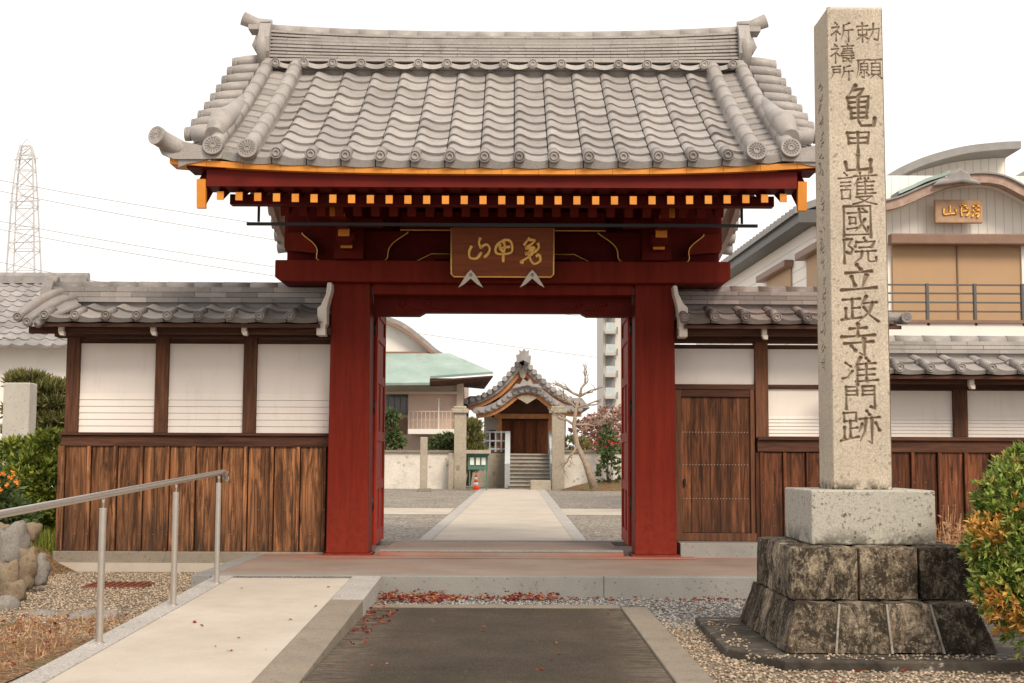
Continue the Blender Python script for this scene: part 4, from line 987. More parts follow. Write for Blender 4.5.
def carve(segs,x0,x1,z0,z1,res,dep=1.0):
    nx=int((x1-x0)/res)+1; nz=int((z1-z0)/res)+1
    X=np.linspace(x0,x1,nx); Z=np.linspace(z0,z1,nz); D=np.zeros((nz,nx))
    for (ax,az,bx_,bz,ra,rb) in segs:
        m=max(ra,rb)+res
        i0,i1=np.searchsorted(X,[min(ax,bx_)-m,max(ax,bx_)+m]); j0,j1=np.searchsorted(Z,[min(az,bz)-m,max(az,bz)+m])
        if i1<=i0 or j1<=j0: continue
        gx,gz=np.meshgrid(X[i0:i1],Z[j0:j1]); dx,dz=bx_-ax,bz-az; L=dx*dx+dz*dz+1e-12
        t=np.clip(((gx-ax)*dx+(gz-az)*dz)/L,0,1); d=np.hypot(gx-ax-t*dx,gz-az-t*dz); rr=ra+(rb-ra)*t
        D[j0:j1,i0:i1]=np.maximum(D[j0:j1,i0:i1],np.clip((rr-d)*1.8,0,.024*dep))
    return X,Z,D
segs=[]
for key,xa,xb_,ya,yb,wd in PL:
    A=at(xa,(ya+yb)/2,YP); B=at(xb_,(ya+yb)/2,YP); T=at((xa+xb_)/2,ya,YP).z; Bo=at((xa+xb_)/2,yb,YP).z
    pxm=145.
    for st in GL[key]:
        P=[(A.x+(B.x-A.x)*u/100,T+(Bo-T)*v/100) for u,v in st]
        tot=sum(math.hypot(P[i+1][0]-P[i][0],P[i+1][1]-P[i][1]) for i in range(len(P)-1)); run=0; r0=wd/pxm*1.08
        for i in range(len(P)-1):
            L=math.hypot(P[i+1][0]-P[i][0],P[i+1][1]-P[i][1]); ns=4
            for k in range(ns):
                def pt(s): return (P[i][0]+(P[i+1][0]-P[i][0])*s,P[i][1]+(P[i+1][1]-P[i][1])*s)
                def wr_(q): # pressed start, thin waist, pressed end
                    horiz=abs(P[-1][0]-P[0][0])>abs(P[-1][1]-P[0][1])
                    return r0*((1.15-.45*math.sin(math.pi*min(1,q))) if not (st[-1][0]<st[0][0]-8 and st[-1][1]>st[0][1]+8) else (1.25-.85*q))*(.85 if horiz and wd>1.2 else 1)
                a=pt(k/ns); c=pt((k+1)/ns); segs.append((*a,*c,wr_((run+L*k/ns)/tot),wr_((run+L*(k+1)/ns)/tot)))
            run+=L
X,Z,D=carve(segs,PX-.2035,PX+.2035,zP0,zP1,.0028)
nz,nx=D.shape
gx,gz=np.meshgrid(X,Z); sc=(hw0+(hw1-hw0)*(gz-zP0)/(zP1-zP0))/.2035
# hand-dressed unevenness and softly rounded arrises
unev=.0008*np.sin(gx*43+gz*11)+.0008*np.sin(gz*17)
ed=np.minimum(gx-X[0],X[-1]-gx); rd=np.clip(.012-ed,0,.012)**2/.012*.8
tp=np.clip(.03-(Z[-1]-gz),0,.03)**2/.03*.9
Vf=np.stack([PX+(gx-PX)*sc,YP+D+unev+rd+tp,gz],-1).reshape(-1,3)
idx=np.arange(nz*nx).reshape(nz,nx); Ff=np.stack([idx[:-1,:-1],idx[:-1,1:],idx[1:,1:],idx[1:,:-1]],-1).reshape(-1,4)
def carved_mat():
    # the cut channels darken with depth: shade painted in, plus some dirt
    N=NT('carved_granite'); c=(.50,.43,.345)
    a=N.ramp(N.noise(2.2,5,.6),[(.3,mul(c,.88)),(.7,mul(c,1.08))])
    bb=N.ramp(N.noise(95,2,.8),[(.3,.66),(.7,1.22)]); col=N.mix(1,a,bb,'MULTIPLY')
    sp=N.ramp(N.vor(60,out='Color'),[(0,0.),(.84,0.),(.9,.6)]); col=N.mix(sp,col,mul(c,.4))
    v=N.ramp(N.noise(1,5,.7,N.mapv((26,26,1.2))),[(.56,0.),(.7,.35)]); z=N.sep()[2]
    f=N.n('ShaderNodeMapRange'); N.l(z,f.inputs[0]); f.inputs[1].default_value=3.5; f.inputs[2].default_value=4.2; f.inputs[3].default_value=0; f.inputs[4].default_value=1
    col=N.mix(N.math('MULTIPLY',v,f.outputs[0]),col,(.17,.15,.12))
    f2=N.n('ShaderNodeMapRange'); N.l(z,f2.inputs[0]); f2.inputs[1].default_value=zP0+.07; f2.inputs[2].default_value=zP0+.0; f2.inputs[3].default_value=0; f2.inputs[4].default_value=1
    st=N.math('MULTIPLY',f2.outputs[0],N.ramp(N.noise(14,5,.75),[(.4,0.),(.55,1.)])); col=N.mix(st,col,(.035,.027,.018))
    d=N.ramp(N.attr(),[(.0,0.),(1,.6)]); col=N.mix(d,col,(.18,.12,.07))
    N.bump(N.noise(85,4,.75),.5,.004); return N.done(col,.85,0,.2)
MT['carved']=carved_mat()
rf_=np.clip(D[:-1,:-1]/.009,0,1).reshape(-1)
X2,Z2,D2=None,None,None
# left face with its column of small cursive cuts
segs=[]; rr=random.Random(3); zc=at(818,75,9.4).z; zend=at(818,360,9.4).z; yl0,yl1=YP,YP+.4
while zc>zend:
    h_=rr.uniform(.07,.13)
    for q in range(rr.randint(3,5)):
        y0=yl0+.2+rr.uniform(-.07,.05); z0_=zc-rr.uniform(0,h_); a=rr.uniform(-.5,.9); L=rr.uniform(.04,.09)
        segs.append((y0,z0_,y0+L*math.cos(a),z0_+L*math.sin(a)*-1,.009,.005))
        if rr.random()<.6: segs.append((y0+.03,z0_+.02,y0+.01,z0_-.05,.008,.003))
    zc-=h_+.03
X2,Z2,D2=carve(segs,yl0,yl1,zP0,zP1,.005,.8)
n2z,n2x=D2.shape; gy,gz2=np.meshgrid(X2,Z2); sc2=(hw0+(hw1-hw0)*(gz2-zP0)/(zP1-zP0))
ed=np.minimum(gy-X2[0],X2[-1]-gy); rd=np.clip(.008-ed,0,.008)*.5; tp=np.clip(.03-(Z2[-1]-gz2),0,.03)**2/.03*.9
Vl=np.stack([PX-sc2+D2+rd+tp,gy,gz2],-1).reshape(-1,3)
idx=np.arange(n2z*n2x).reshape(n2z,n2x); Fl=np.stack([idx[:-1,:-1],idx[1:,:-1],idx[1:,1:],idx[:-1,1:]],-1).reshape(-1,4)+len(Vf)
r2=np.clip(D2[:-1,:-1]/.009,0,1).reshape(-1)
t=.028
Vr=np.array([(PX+hw0,YP,zP0),(PX+hw0,YP+.4,zP0),(PX+hw1,YP+.4,zP1-.02),(PX+hw1,YP,zP1-.02),(PX-hw0,YP+.4,zP0),(PX-hw1,YP+.4,zP1-.02),
  (PX-hw1+.02,YP+.027,zP1),(PX+hw1-.002,YP+.027,zP1),(PX+hw1-.02,YP+.38,zP1),(PX-hw1+.02,YP+.38,zP1)]); k=len(Vf)+len(Vl)
Fr=np.array([(0,1,2,3),(1,4,5,2),(6,7,8,9),(7,3,2,8),(8,2,5,9)])+k
fastmesh('carved_pillar',np.concatenate([Vf,Vl,Vr]),np.concatenate([Ff,Fl,Fr]),MT['carved'],np.concatenate([rf_,r2,np.zeros(5)]),parent=mon)
zB2=at(870,545,9.07).z; zM=at(870,600.5,8.9).z
b=MB(); b.box(PX-.405,PX+.425,9.07,9.95,zB2,zP0-.001); b.build('plinth',MT['plinth'],mon,bevel=.012)
def rough_block(b,c8,rnd,n=7,amp=.012,seed=0):
    """box with 8 corners -> subdivided uneven block"""
    rg=random.Random(seed)
    cs=[Vector(c) for c in c8]
    def tri(u,v,w):
        a=cs[0].lerp(cs[1],u).lerp(cs[3].lerp(cs[2],u),v); c=cs[4].lerp(cs[5],u).lerp(cs[7].lerp(cs[6],u),v); return a.lerp(c,w)
    cen=sum(cs,Vector())/8
    from mathutils import noise as ns
    def P(u,v,w):
        p=tri(u,v,w); k=(p-cen)
        e=[min(q,1-q) for q in (u,v,w)]; e.sort(); rnd_=max(0,.10-e[1])*.35
        q=p-k*rnd_; d=ns.noise(q*6+Vector((seed,0,0)))*amp+ns.noise(q*20)*amp*.4; return q+k.normalized()*d
    L=[i/n for i in range(n+1)]
    for fx in (0,1):
        b.grid([[P(fx,v,w) for v in L] for w in L],rnd,True,flip=(fx==0))
        b.grid([[P(u,fx,w) for u in L] for w in L],rnd,True,flip=(fx==1))
        b.grid([[P(u,v,fx) for u in L] for v in L],rnd,True,flip=(fx==0))
def course(name,zlo,zhi,x0,x1,y0,y1,dx,dy,cuts,sidecuts,seed):
    k=0
    edges=[0]+cuts+[1]
    def X_(u,z): 
        i=(z-zlo)/(zhi-zlo); return x0+dx*i+(x1-x0-2*dx*i)*u
    def Y_(v,z):
        i=(z-zlo)/(zhi-zlo); return y0+dy*i+(y1-y0-2*dy*i)*v
    ve=[0]+sidecuts+[1]
    for r in range(len(ve)-1):
        for i in range(len(edges)-1):
            if 0<r<len(ve)-2 and 0<i<len(edges)-2: continue
            g=.0035; u0,u1=edges[i]+g,edges[i+1]-g; v0,v1=ve[r]+g,ve[r+1]-g
            c=[(X_(u0,zlo),Y_(v0,zlo),zlo),(X_(u1,zlo),Y_(v0,zlo),zlo),(X_(u1,zlo),Y_(v1,zlo),zlo),(X_(u0,zlo),Y_(v1,zlo),zlo),
               (X_(u0,zhi),Y_(v0,zhi),zhi),(X_(u1,zhi),Y_(v0,zhi),zhi),(X_(u1,zhi),Y_(v1,zhi),zhi),(X_(u0,zhi),Y_(v1,zhi),zhi)]
            b=MB(); rough_block(b,c,random.random(),9,.014,seed+k); b.build(name,MT['old_stone'],mon); k+=1
course('upper_block',zM+.004,zB2-.002,PX-.595,PX+.61,8.86,10.14,.01,.01,[.37,.70],[.33,.7],11)
course('lower_block',-.135,zM,PX-.69,PX+.67,8.60,10.40,.10,.12,[.24,.5,.74],[.33,.66],50)
MT['mortar']=stone_mat('old_mortar',(.30,.27,.22),.2,60,.45,dirt=(.06,.05,.04))
# mortar between the lower blocks
b=MB()
def lerpx(u,i): return (PX-.69+.10*i)+(1.36-.2*i)*u
for u in (.24,.5,.74):
    b.add([(lerpx(u,0)-.007,8.603,-.13),(lerpx(u,0)+.007,8.603,-.13),(lerpx(u,1)+.006,8.718,zM-.005),(lerpx(u,1)-.006,8.718,zM-.005),(lerpx(u,0)-.010,8.7,-.13),(lerpx(u,0)+.010,8.7,-.13),(lerpx(u,1)+.009,8.8,zM-.005),(lerpx(u,1)-.009,8.8,zM-.005)],[(0,1,2,3),(0,3,7,4),(1,5,6,2)])
b.box(PX-.55,PX+.55,8.95,10.0,-.1,zB2-.03)
b.build('mortar_core',MT['mortar'],mon)
def slabmat():
    N=NT('wet_stained_slab'); a=N.ramp(N.noise(3,6,.7),[(.35,(.025,.02,.015)),(.6,(.085,.07,.055))]); 
    st=N.ramp(N.noise(5,7,.7,N.mapv((1,3,1))),[(.60,0.),(.66,.8)]); col=N.mix(st,a,(.42,.38,.32)); N.bump(N.noise(40,5,.7),.5,.008); return N.done(col,.8,0,.3)
MT['slab']=slabmat()
b=MB(); b.prism([(PX-1.02,8.9),(PX-.86,8.62),(PX-.74,8.34),(PX+1.3,8.26),(PX+1.4,10.6),(PX-.98,10.6)],'xy',-.3,-.137); b.build('base_slab',MT['slab'],mon,bevel=.012)
# ================================================================ HANDRAIL
RX=-2.70
hr=empty('handrail',(RX,10,-.2),'tubular stainless steel handrail on round posts along the left edge of the concrete ramp','handrail')
ys=[11.95,10.62,8.93,7.25,5.6]
def rx(y): return -2.575-(11.95-y)*.035
def railz(y): return rz(y)+.965
b=MB(); b.tube([(rx(y),y,railz(y)) for y in (12.12,12.0,10,8,6,4.6)],.0235,16); b.build('rail',MT['steel'],hr)
for y in ys:
    RX=rx(y)
    b=MB(); z=rz(y)+.006; b.lathe([(.0235,0),(.0235,.87)],(RX,y,z),'z',16); b.lathe([(.0235,.87),(.0225,.872),(.0005,.872)],(RX,y,z),'z',16); p_=b.build('post',MT['steel'],hr)
    b=MB(); b.tube([(RX,y,z+.87),(RX,y,z+.95)],.009,10); b.build('stem',MT['steel'],p_)
    b=MB(); b.lathe([(.0005,.006),(.033,.006),(.036,.0)],(RX,y,z),'z',16); b.build('base_flange',MT['steel'],p_)
RX=rx(12.12)
b=MB(); b.tube([(RX,12.12,railz(12.12)),(RX,12.19,railz(12.12)-.01),(RX,12.2,railz(12.12)-.06)],.0225,14); b.lathe([(.0005,-.02),(.03,-.02),(.03,.0),(.0005,0)],(RX,12.215,railz(12.12)-.06),'y',16); b.build('end_bend',MT['steel'],hr)
# ================================================================ VEGETATION AND STONES
def leaves(name,C,Nrm,L,Wd,mat,rnd,**kw):
    """folded leaf: 4 verts / 2 tris as one quad; C centres (n,3), Nrm growing direction (n,3)"""
    n=len(C); d=Nrm/np.linalg.norm(Nrm,axis=1,keepdims=True)
    r=RNG.normal(size=(n,3)); s=np.cross(d,r); s/=np.linalg.norm(s,axis=1,keepdims=True)+1e-9; u=np.cross(s,d)
    L=np.asarray(L).reshape(-1,1)*np.ones((n,1)); Wd=np.asarray(Wd).reshape(-1,1)*np.ones((n,1))
    V=np.stack([C,C+d*L*.5+s*Wd*.5+u*L*.06,C+d*L,C+d*L*.5-s*Wd*.5+u*L*.06],1).reshape(-1,3)
    return fastmesh(name,V,np.arange(4*n).reshape(n,4),mat,rnd,**kw)
def ball_pts(n,c,r,shell=.55):
    v=RNG.normal(size=(n,3)); v/=np.linalg.norm(v,axis=1,keepdims=True); q=RNG.uniform(shell,1,(n,1))**.7
    return np.array(c)+v*q*np.array(r), v
def bush(name,blobs,nros,per,L,Wd,mat,label,cat,group=None,orange=0,stems=True,up=.35,zmin=-.19):
    """blobs: list of (centre, radii, share)"""
    P=[];D=[];K=[]
    tot=sum(b_[2] for b_ in blobs)
    for c,r,w in blobs:
        n=int(nros*w/tot); p,v=ball_pts(n,c,r); P.append(p);D.append(v)
    P=np.concatenate(P);D=np.concatenate(D); D=D+np.array([0,0,up]); ok=P[:,2]>zmin; P=P[ok];D=D[ok]
    n=len(P); tone=RNG.uniform(.0,.62,n)
    if orange:
        ph=np.sin(P[:,0]*9+1.3)+np.sin(P[:,2]*11+P[:,1]*7)+np.sin(P[:,0]*23+P[:,2]*17)*.6; tone=np.where(ph+RNG.normal(size=n)*.5>1.4-orange,RNG.uniform(.72,1,n),tone)
    C=np.repeat(P,per,0); Dn=np.repeat(D/np.linalg.norm(D,axis=1,keepdims=True),per,0)+RNG.normal(size=(n*per,3))*.62
    t=np.clip(np.repeat(tone,per)+RNG.normal(size=n*per)*.07,0,1)
    o=empty(name,(float(P[:,0].mean()),float(P[:,1].mean()),float(P[:,2].min())),label,cat,group)
    leaves('foliage',C,Dn,RNG.uniform(.5,1.4,n*per)*L,RNG.uniform(.6,1.3,n*per)*Wd,mat,t,parent=o)
    b=MB(); c0=blobs[0][0]
    for k in range(14):
        i=RNG.integers(0,n); q=P[i]; b.tube([(c0[0]+random.uniform(-.1,.1),c0[1]+random.uniform(-.1,.1),zmin),tuple((q+np.array(c0))/2),tuple(q)],[.012,.008,.003],5)
    b.build('stem',MT['bark_dark'],o); return o
def P3(px,py,Y): p=at(px,py,Y); return (p.x,p.y,p.z)
# azalea at the right edge
c=[P3(1040,545,8.3),P3(1010,500,8.35),P3(1035,475,8.5),P3(1010,590,8.15),P3(1005,545,8.2),P3(1045,610,8.1)]
bush('azalea_bush',[(c[0],(.42,.4,.5),5),(c[1],(.2,.25,.2),1.2),(c[2],(.24,.3,.2),1.4),(c[3],(.22,.22,.22),1.4),(c[4],(.24,.2,.22),1.4),(c[5],(.3,.25,.3),1.4)],3600,6,.05,.019,MT['azalea'],'rounded azalea bush with green and orange leaves beside the stone monument','bush',orange=.1)
# left shrubs
c=[P3(40,490,16.9),P3(12,470,17.2),P3(50,455,17.2),P3(20,515,16.6),P3(60,520,17)]
bush('shrub',[(c[0],(.5,.5,.55),3),(c[1],(.5,.5,.4),2),(c[2],(.36,.4,.3),1.5),(c[3],(.5,.4,.36),1.5),(c[4],(.3,.3,.4),1)],3600,6,.085,.036,MT['shrub'],'yellow green leafy shrub at the left end of the roofed wall','shrub')
c=[P3(-8,505,15.6),P3(12,520,15.5)]
o=bush('flowering_shrub',[(c[0],(.3,.25,.42),2),(c[1],(.24,.2,.22),1)],420,6,.12,.035,MT['tree_green'],'low dark shrub with orange flowers at the left edge','shrub')
fp=np.array([P3(x,y,15.15) for x,y in ((3,475),(11,479),(7,486),(14,474),(-3,482),(2,490),(18,483))]); C=np.repeat(fp,14,0)+RNG.normal(size=(98,3))*.012; leaves('flowers',C,RNG.normal(size=(98,3))+np.array([0,-.8,.6]),.042,.02,MT['flower'],RNG.uniform(0,1,98),parent=o)
# grass blades
n=900; a=P3(52,525,15.9); C=np.stack([a[0]+RNG.normal(size=n)*.16,a[1]+RNG.normal(size=n)*.2,np.full(n,-.18)],-1); D=RNG.normal(size=(n,3))*.35+np.array([0,0,1.3])
tag(leaves('grass',C,D,RNG.uniform(.2,.48,n),.02,MT['shrub'],RNG.uniform(0,.7,n),kind='stuff'),'tuft of long green blades beside the wall end','grass')
# cloud pruned pine behind
def pine(name,base,pads,label,cat='tree',group=None,nd=700,L=.16):
    o=empty(name,base,label,cat,group); b=MB()
    top=pads[-1][0]
    b.tube([base,((base[0]+top[0])/2+.15,base[1],(base[2]+top[2])/2),tuple(top)],[.10,.08,.04],8); b.build('trunk',MT['bark_dark'],o)
    Cs=[];Ds=[]
    for c,r in pads:
        p,v=ball_pts(nd,c,r,.7); Cs.append(p); Ds.append(v*np.array([.7,.7,.4])+np.array([0,0,.9]))
    C=np.concatenate(Cs);D=np.concatenate(Ds); n=len(C); k=3
    C=np.repeat(C,k,0);D=np.repeat(D,k,0)+RNG.normal(size=(n*k,3))*.5
    leaves('crown',C,D,RNG.uniform(.6,1.2,n*k)*L,L*.16,MT['pine'],RNG.uniform(0,1,n*k),parent=o)
    return o
pine('pine_tree',P3(45,470,20),[(P3(40,432,20),(.5,.4,.12)),(P3(58,422,20),(.5,.4,.10)),(P3(35,412,20.2),(.45,.4,.11)),(P3(56,405,20),(.45,.4,.11)),(P3(48,392,20),(.42,.4,.11)),(P3(27,383,20),(.26,.3,.09))],'cloud pruned pine with flat dark pads behind the left wall','tree')
# stone post by the shrubs
b=MB(); bx(b,3.5,27,382.5,470,18.7,19.0); b.build('stone_post',MT['granite_pale'],label='pale granite post standing behind the left shrubs',cat='stone post',bevel=.015)
# rocks
from mathutils import noise as mnoise
def rock(px,py,w,h,Y,mat='rock',seed=0,depth=None,label='',group='field stones heaped by the left bed'):
    c=at(px,py,Y); s=Y/F; rx_,rz_=w*s/2,h*s/2; ry=depth or rx_*.9
    vs,fs=[],[]
    n,m=14,10
    for i in range(m+1):
        th=math.pi*i/m
        for j in range(n):
            ph=2*math.pi*j/n; d=Vector((math.sin(th)*math.cos(ph),math.sin(th)*math.sin(ph),math.cos(th)))
            q=Vector([math.copysign(abs(k)**.62,k) for k in d]); k=1+.55*mnoise.noise(d*1.3+Vector((seed*3.1,seed,0)))+.16*mnoise.noise(d*3.2+Vector((seed,0,9)))
            vs.append((c.x+q.x*k*rx_,c.y+q.y*k*ry,c.z+q.z*k*rz_))
    for i in range(m):
        for j in range(n): fs.append((i*n+j,i*n+(j+1)%n,(i+1)*n+(j+1)%n,(i+1)*n+j))
    b=MB(); b.add(vs,[f[::-1] for f in fs],.5,True)
    return b.build('field_stone',MT[mat],label=label,cat='rock',group=group)
RK=[(14,548,26,40,13.2,'rock_grey','large grey field stone leaning at the top of the heap'),(30,531,18,17,13.4,'rock','tan field stone, topmost of the heap below the shrub'),(3,536,18,22,13.6,'rock','tan field stone at the left edge, upper one of the heap'),(27,566,20,34,12.8,'rock','upright tan field stone in the middle of the heap'),
(40,570,16,26,12.9,'rock_grey','upright grey field stone, rightmost of the heap'),(8,578,20,32,12.4,'rock','rounded tan field stone low at the left edge'),(16,592,18,18,12.0,'rock','small tan field stone at the foot of the heap'),(4,612,26,26,11.5,'rock_grey','broad grey field stone at the left edge above the soil'),
(26,617,20,13,11.2,'rock','flat tan edging stone next to the leftmost post'),(46,619,26,16,11.1,'rock_grey','grey edging stone between two tan ones'),(66,622,22,17,11.0,'rock','tan edging stone left of the third rail post'),(84,624,30,22,10.9,'rock_grey','smooth pale grey edging stone behind the third rail post'),(109,622,26,18,10.85,'rock_grey','grey edging stone nearest the ramp kerb'),(20,600,12,12,12.2,'rock','small tan pebble stone beside the heap')]
for i,(x,y,w,h,Y,m_,lb) in enumerate(RK): rock(x,y,w*1.0,h*1.05,Y,m_,i+1,label=lb)
# raised bed behind the heap
b=MB()
pts=[]
for i in range(9):
    row=[]
    for j in range(9):
        x=-8.5+(-4.75+8.5)*j/8; y=13.3+(17.8-13.3)*i/8; z=G-.05+.42*max(0,1-max(0,x+5.6)/.8)*min(1,(i+.2)/2.5)+.05*mnoise.noise(Vector((x*2,y*2,0)))
        row.append((x,y,z))
    pts.append(row)
b.grid(pts,.5,True); b.build('raised_bed',MT['soil'],kind='structure')
# drain cover
c0=at(105,586,13.5); 
b=MB(); b.box(-4.18,-3.58,13.3,13.75,G-.02,G+.022,.5)
for k in range(8): b.box(-4.15+.07*k,-4.115+.07*k,13.34,13.71,G+.024,G+.034,.4)
MT['rust']=simple('rusty_iron',(.17,.055,.03),.8,.25,12,.4,50)
b.build('drain_cover',MT['rust'],label='rusty brown square drain cover in the gravel left of the ramp',cat='drain cover')
P_=np.concatenate([scat(260,PX-.95,PX+1.2,8.36,8.58,-.134),scat(60,PX-.98,PX-.82,8.7,10.3,-.134)])
tag(pebbles('gravel',P_,MT['pebble'],.006,.013),'gravel chips strewn over the slab under the stone monument','gravel')
# fallen leaves
def litter(name,P,L,label,lo=0,hi=1,flat=.25):
    n=len(P); D=RNG.normal(size=(n,3)); D[:,2]=np.abs(D[:,2])*flat
    # maple leaf: three crossing lobes
    C=np.repeat(P,3,0); D3=np.repeat(D,3,0)+RNG.normal(size=(3*n,3))*np.array([.8,.8,.15]); D3[:,2]=np.abs(D3[:,2])
    LL=np.repeat(RNG.uniform(.5,1.1,n)*L,3)
    return tag(leaves(name,C,D3,LL,LL*.42,MT['litter'],np.repeat(RNG.uniform(lo,hi,n),3),kind='stuff'),label,'fallen leaves')
def rp(n,x0,x1,y0,y1,z,zs=.02): return np.stack([RNG.uniform(x0,x1,n),RNG.uniform(y0,y1,n),z+np.abs(RNG.normal(size=n))*zs],-1)
P=np.concatenate([rp(300,-1.17,-.6,11.95,12.47,G+.012,.03),rp(120,-.6,.1,12.15,12.48,G+.012,.016),rp(120,-.05,.42,12.15,12.47,G+.012,.03),rp(60,.4,2.2,12.2,12.48,G+.012,.01),rp(50,-1.17,-.95,9.2,12,G+.02,.006)])
litter('fallen_leaves',P,.045,'red maple leaves drifted against the step of the gate',0,.95)
P=np.concatenate([rp(12,-1.1,.9,8,11.5,G+.016,.002),rp(60,1.2,4,9.5,12.4,G+.02,.004),rp(25,1.2,3,7,9.5,G+.02,.004),rp(10,-2.5,-1.5,8,12,-.05,0)])
P[:,2]=np.where(P[:,0]<-1.45,[rz(y)+.006 for y in P[:,1]],P[:,2])
litter('fallen_leaves',P,.035,'scattered dry orange leaves on the asphalt and the gravel',.3,1)
P=rp(380,-5.2,-2.9,6.5,10.9,G+.03,.008); P=P[(P[:,0]<-2.95)]
litter('fallen_leaves',P,.05,'orange and red leaves over the soil bed left of the handrail',.1,1)
n=5200; C=rp(n,-5.3,-2.92,6.4,10.6,G+.02,.004); D=RNG.normal(size=(n,3))*.6+np.array([0,0,.8])
tag(leaves('dry_grass',C,D,RNG.uniform(.03,.09,n),.007,MT['dry'],RNG.uniform(0,1,n),kind='stuff'),'short dry grass on the soil bed left of the ramp','grass')
# dry plants behind the plinth
for (px,py0,Y,lb) in ((944,548,11.2,'dry reddish twiggy plant just behind the granite plinth'),(958,552,10.9,'pale dry stalks between the plinth and the azalea')):
    o=empty('dry_plant',P3(px,570,Y),lb,'plant'); b=MB(); L0=[];D0=[]; base=Vector(P3(px,600,Y)); base.z=G
    for k in range(26):
        tp=Vector(P3(px+random.uniform(-17,17),random.uniform(500,530) if px<950 else random.uniform(512,540),Y+random.uniform(-.2,.2)))
        md=base.lerp(tp,.55)+Vector((random.uniform(-.03,.03),0,0)); b.tube([base+Vector((random.uniform(-.06,.06),0,0)),md,tp],[.006,.004,.002],5,random.random())
        for q in range(7):
            t=random.uniform(.3,1); p=base.lerp(md,t*2) if t<.5 else md.lerp(tp,t*2-1); L0.append(tuple(p)); D0.append((random.gauss(0,1),random.gauss(0,1),random.gauss(.4,.6)))
    b.build('twigs',MT['dry'],o); leaves('dry_leaves',np.array(L0),np.array(D0),.05,.022,MT['dry'],RNG.uniform(0,.6 if px<950 else 1,len(L0)),parent=o)
# ================================================================ COURTYARD
def sbox(name,mat,x0,x1,y0,y1,Y0,Y1,par=None,bev=0,**k):
    b=MB(); mp=(y0+y1)/2; mx_=(x0+x1)/2
    b.box(at(x0,mp,Y0).x,at(x1,mp,Y0).x,Y0,Y1,at(mx_,y1,Y0).z,at(mx_,y0,Y0).z); return b.build(name,MT[mat] if isinstance(mat,str) else mat,par,bevel=bev,**k)
MT['old_wall']=stone_mat('aged_plaster_wall',(.66,.61,.55),.15,20,.3,dirt=(.30,.26,.22))
MT['hall_wood']=simple('hall_orange_wood',(.50,.22,.09),.6,.25,5)
MT['hall_dark']=simple('hall_dark_wood',(.10,.04,.02),.7,.3,5)
MT['hall_door']=wood_mat('hall_door_wood',(.14,.045,.018),(.34,.12,.05),'z',.3,.2,.4)
def copper_mat():
    N=NT('verdigris_copper'); a=N.ramp(N.noise(.8,5,.65),[(.3,(.24,.33,.29)),(.7,(.36,.45,.41))]); st=N.ramp(N.noise(1,5,.7,N.mapv((.7,.25,.25))),[(.54,0.),(.66,.7)]); col=N.mix(st,a,(.26,.23,.17)); N.bump(N.noise(6,3,.6),.2,.02); return N.done(col,.65,0,.3)
MT['copper']=copper_mat()
MT['beige_wall']=simple('beige_wall',(.56,.45,.36),.8,.06,2)
MT['pink_wall']=simple('pinkish_wall',(.60,.45,.38),.8,.06,2)
MT['white_wall']=simple('white_render',(.78,.74,.69),.8,.05,2)
MT['tile_far']=simple('far_roof_tile',(.27,.25,.24),.6,.25,3,.3,10,rk=.2)
MT['glass']=simple('dark_window_glass',(.05,.06,.065),.15,.1,3,0,spec=.6)
MT['teal_glass']=simple('pale_green_balcony_glass',(.42,.47,.46),.3,.1,3,0,spec=.5)
MT['board_pale']=simple('pale_brown_board',(.40,.25,.155),.6,.15,8); MT['trim_brown']=simple('brown_trim',(.22,.13,.09),.5,.1)
MT['pale_rail']=simple('pale_painted_rail',(.50,.54,.56),.5,.1)
MT['green_paint']=simple('green_paint',(.07,.16,.13),.5,.1)
MT['paper']=simple('notice_paper',(.68,.68,.62),.8,.1)
MT['cone']=simple('orange_red_plastic',(.75,.08,.03),.4,.05)
MT['white_paint']=simple('white_paint',(.78,.76,.73),.5,.05)
MT['conc_far']=stone_mat('weathered_concrete_far',(.38,.33,.26),.15,12,.25,dirt=(.2,.17,.12))
def cwall(x0,x1,lb):
    o=empty('courtyard_wall',P3((x0+x1)/2,492,50.5),lb,'wall')
    sbox('wall_body','old_wall',x0,x1,452.5,489,50.5,50.9,o); sbox('coping','concrete',x0-1,x1+1,450,452.4,50.4,51.0,o); sbox('plinth','conc_far',x0,x1,489,494,50.45,50.95,o)
cwall(350,453,'low aged plaster wall left of the courtyard entrance posts'); cwall(564,660,'low aged plaster wall right of the courtyard entrance posts')
for (a,c,lb) in ((454,466,'tall stone entrance post on the left of the stairs'),(552,564.5,'tall stone entrance post on the right of the stairs')):
    o=empty('entrance_post',P3((a+c)/2,492,50),lb,'stone post','courtyard entrance posts'); sbox('shaft','conc_far',a,c,413,492.5,50,50.45,o,.02); sbox('cap','conc_far',a-2.6,c+2.6,408.5,413,49.9,50.55,o,.03); sbox('cap_top','conc_far',a-.5,c+.5,406,408.5,50,50.4,o,.03)
sbox('stone_post','conc_far',448.5,453.6,453,491,49.8,50.2,label='short square stone post touching the left entrance post',cat='stone post')
o=empty('stone_lantern_post',P3(423.5,493,46),'slim weathered stone post on a square foot before the left wall','stone post'); sbox('shaft','conc_far',420,427,437,489,46,46.3,o,.03); sbox('foot','concrete',417.5,430,488.5,494.5,45.8,46.5,o,.03)
b=MB(); sbox('stone_block','conc_far',530.5,551,480.5,491.5,49,50,label='low dark stone block at the foot of the hall stairs',cat='stone block',bev=.03)
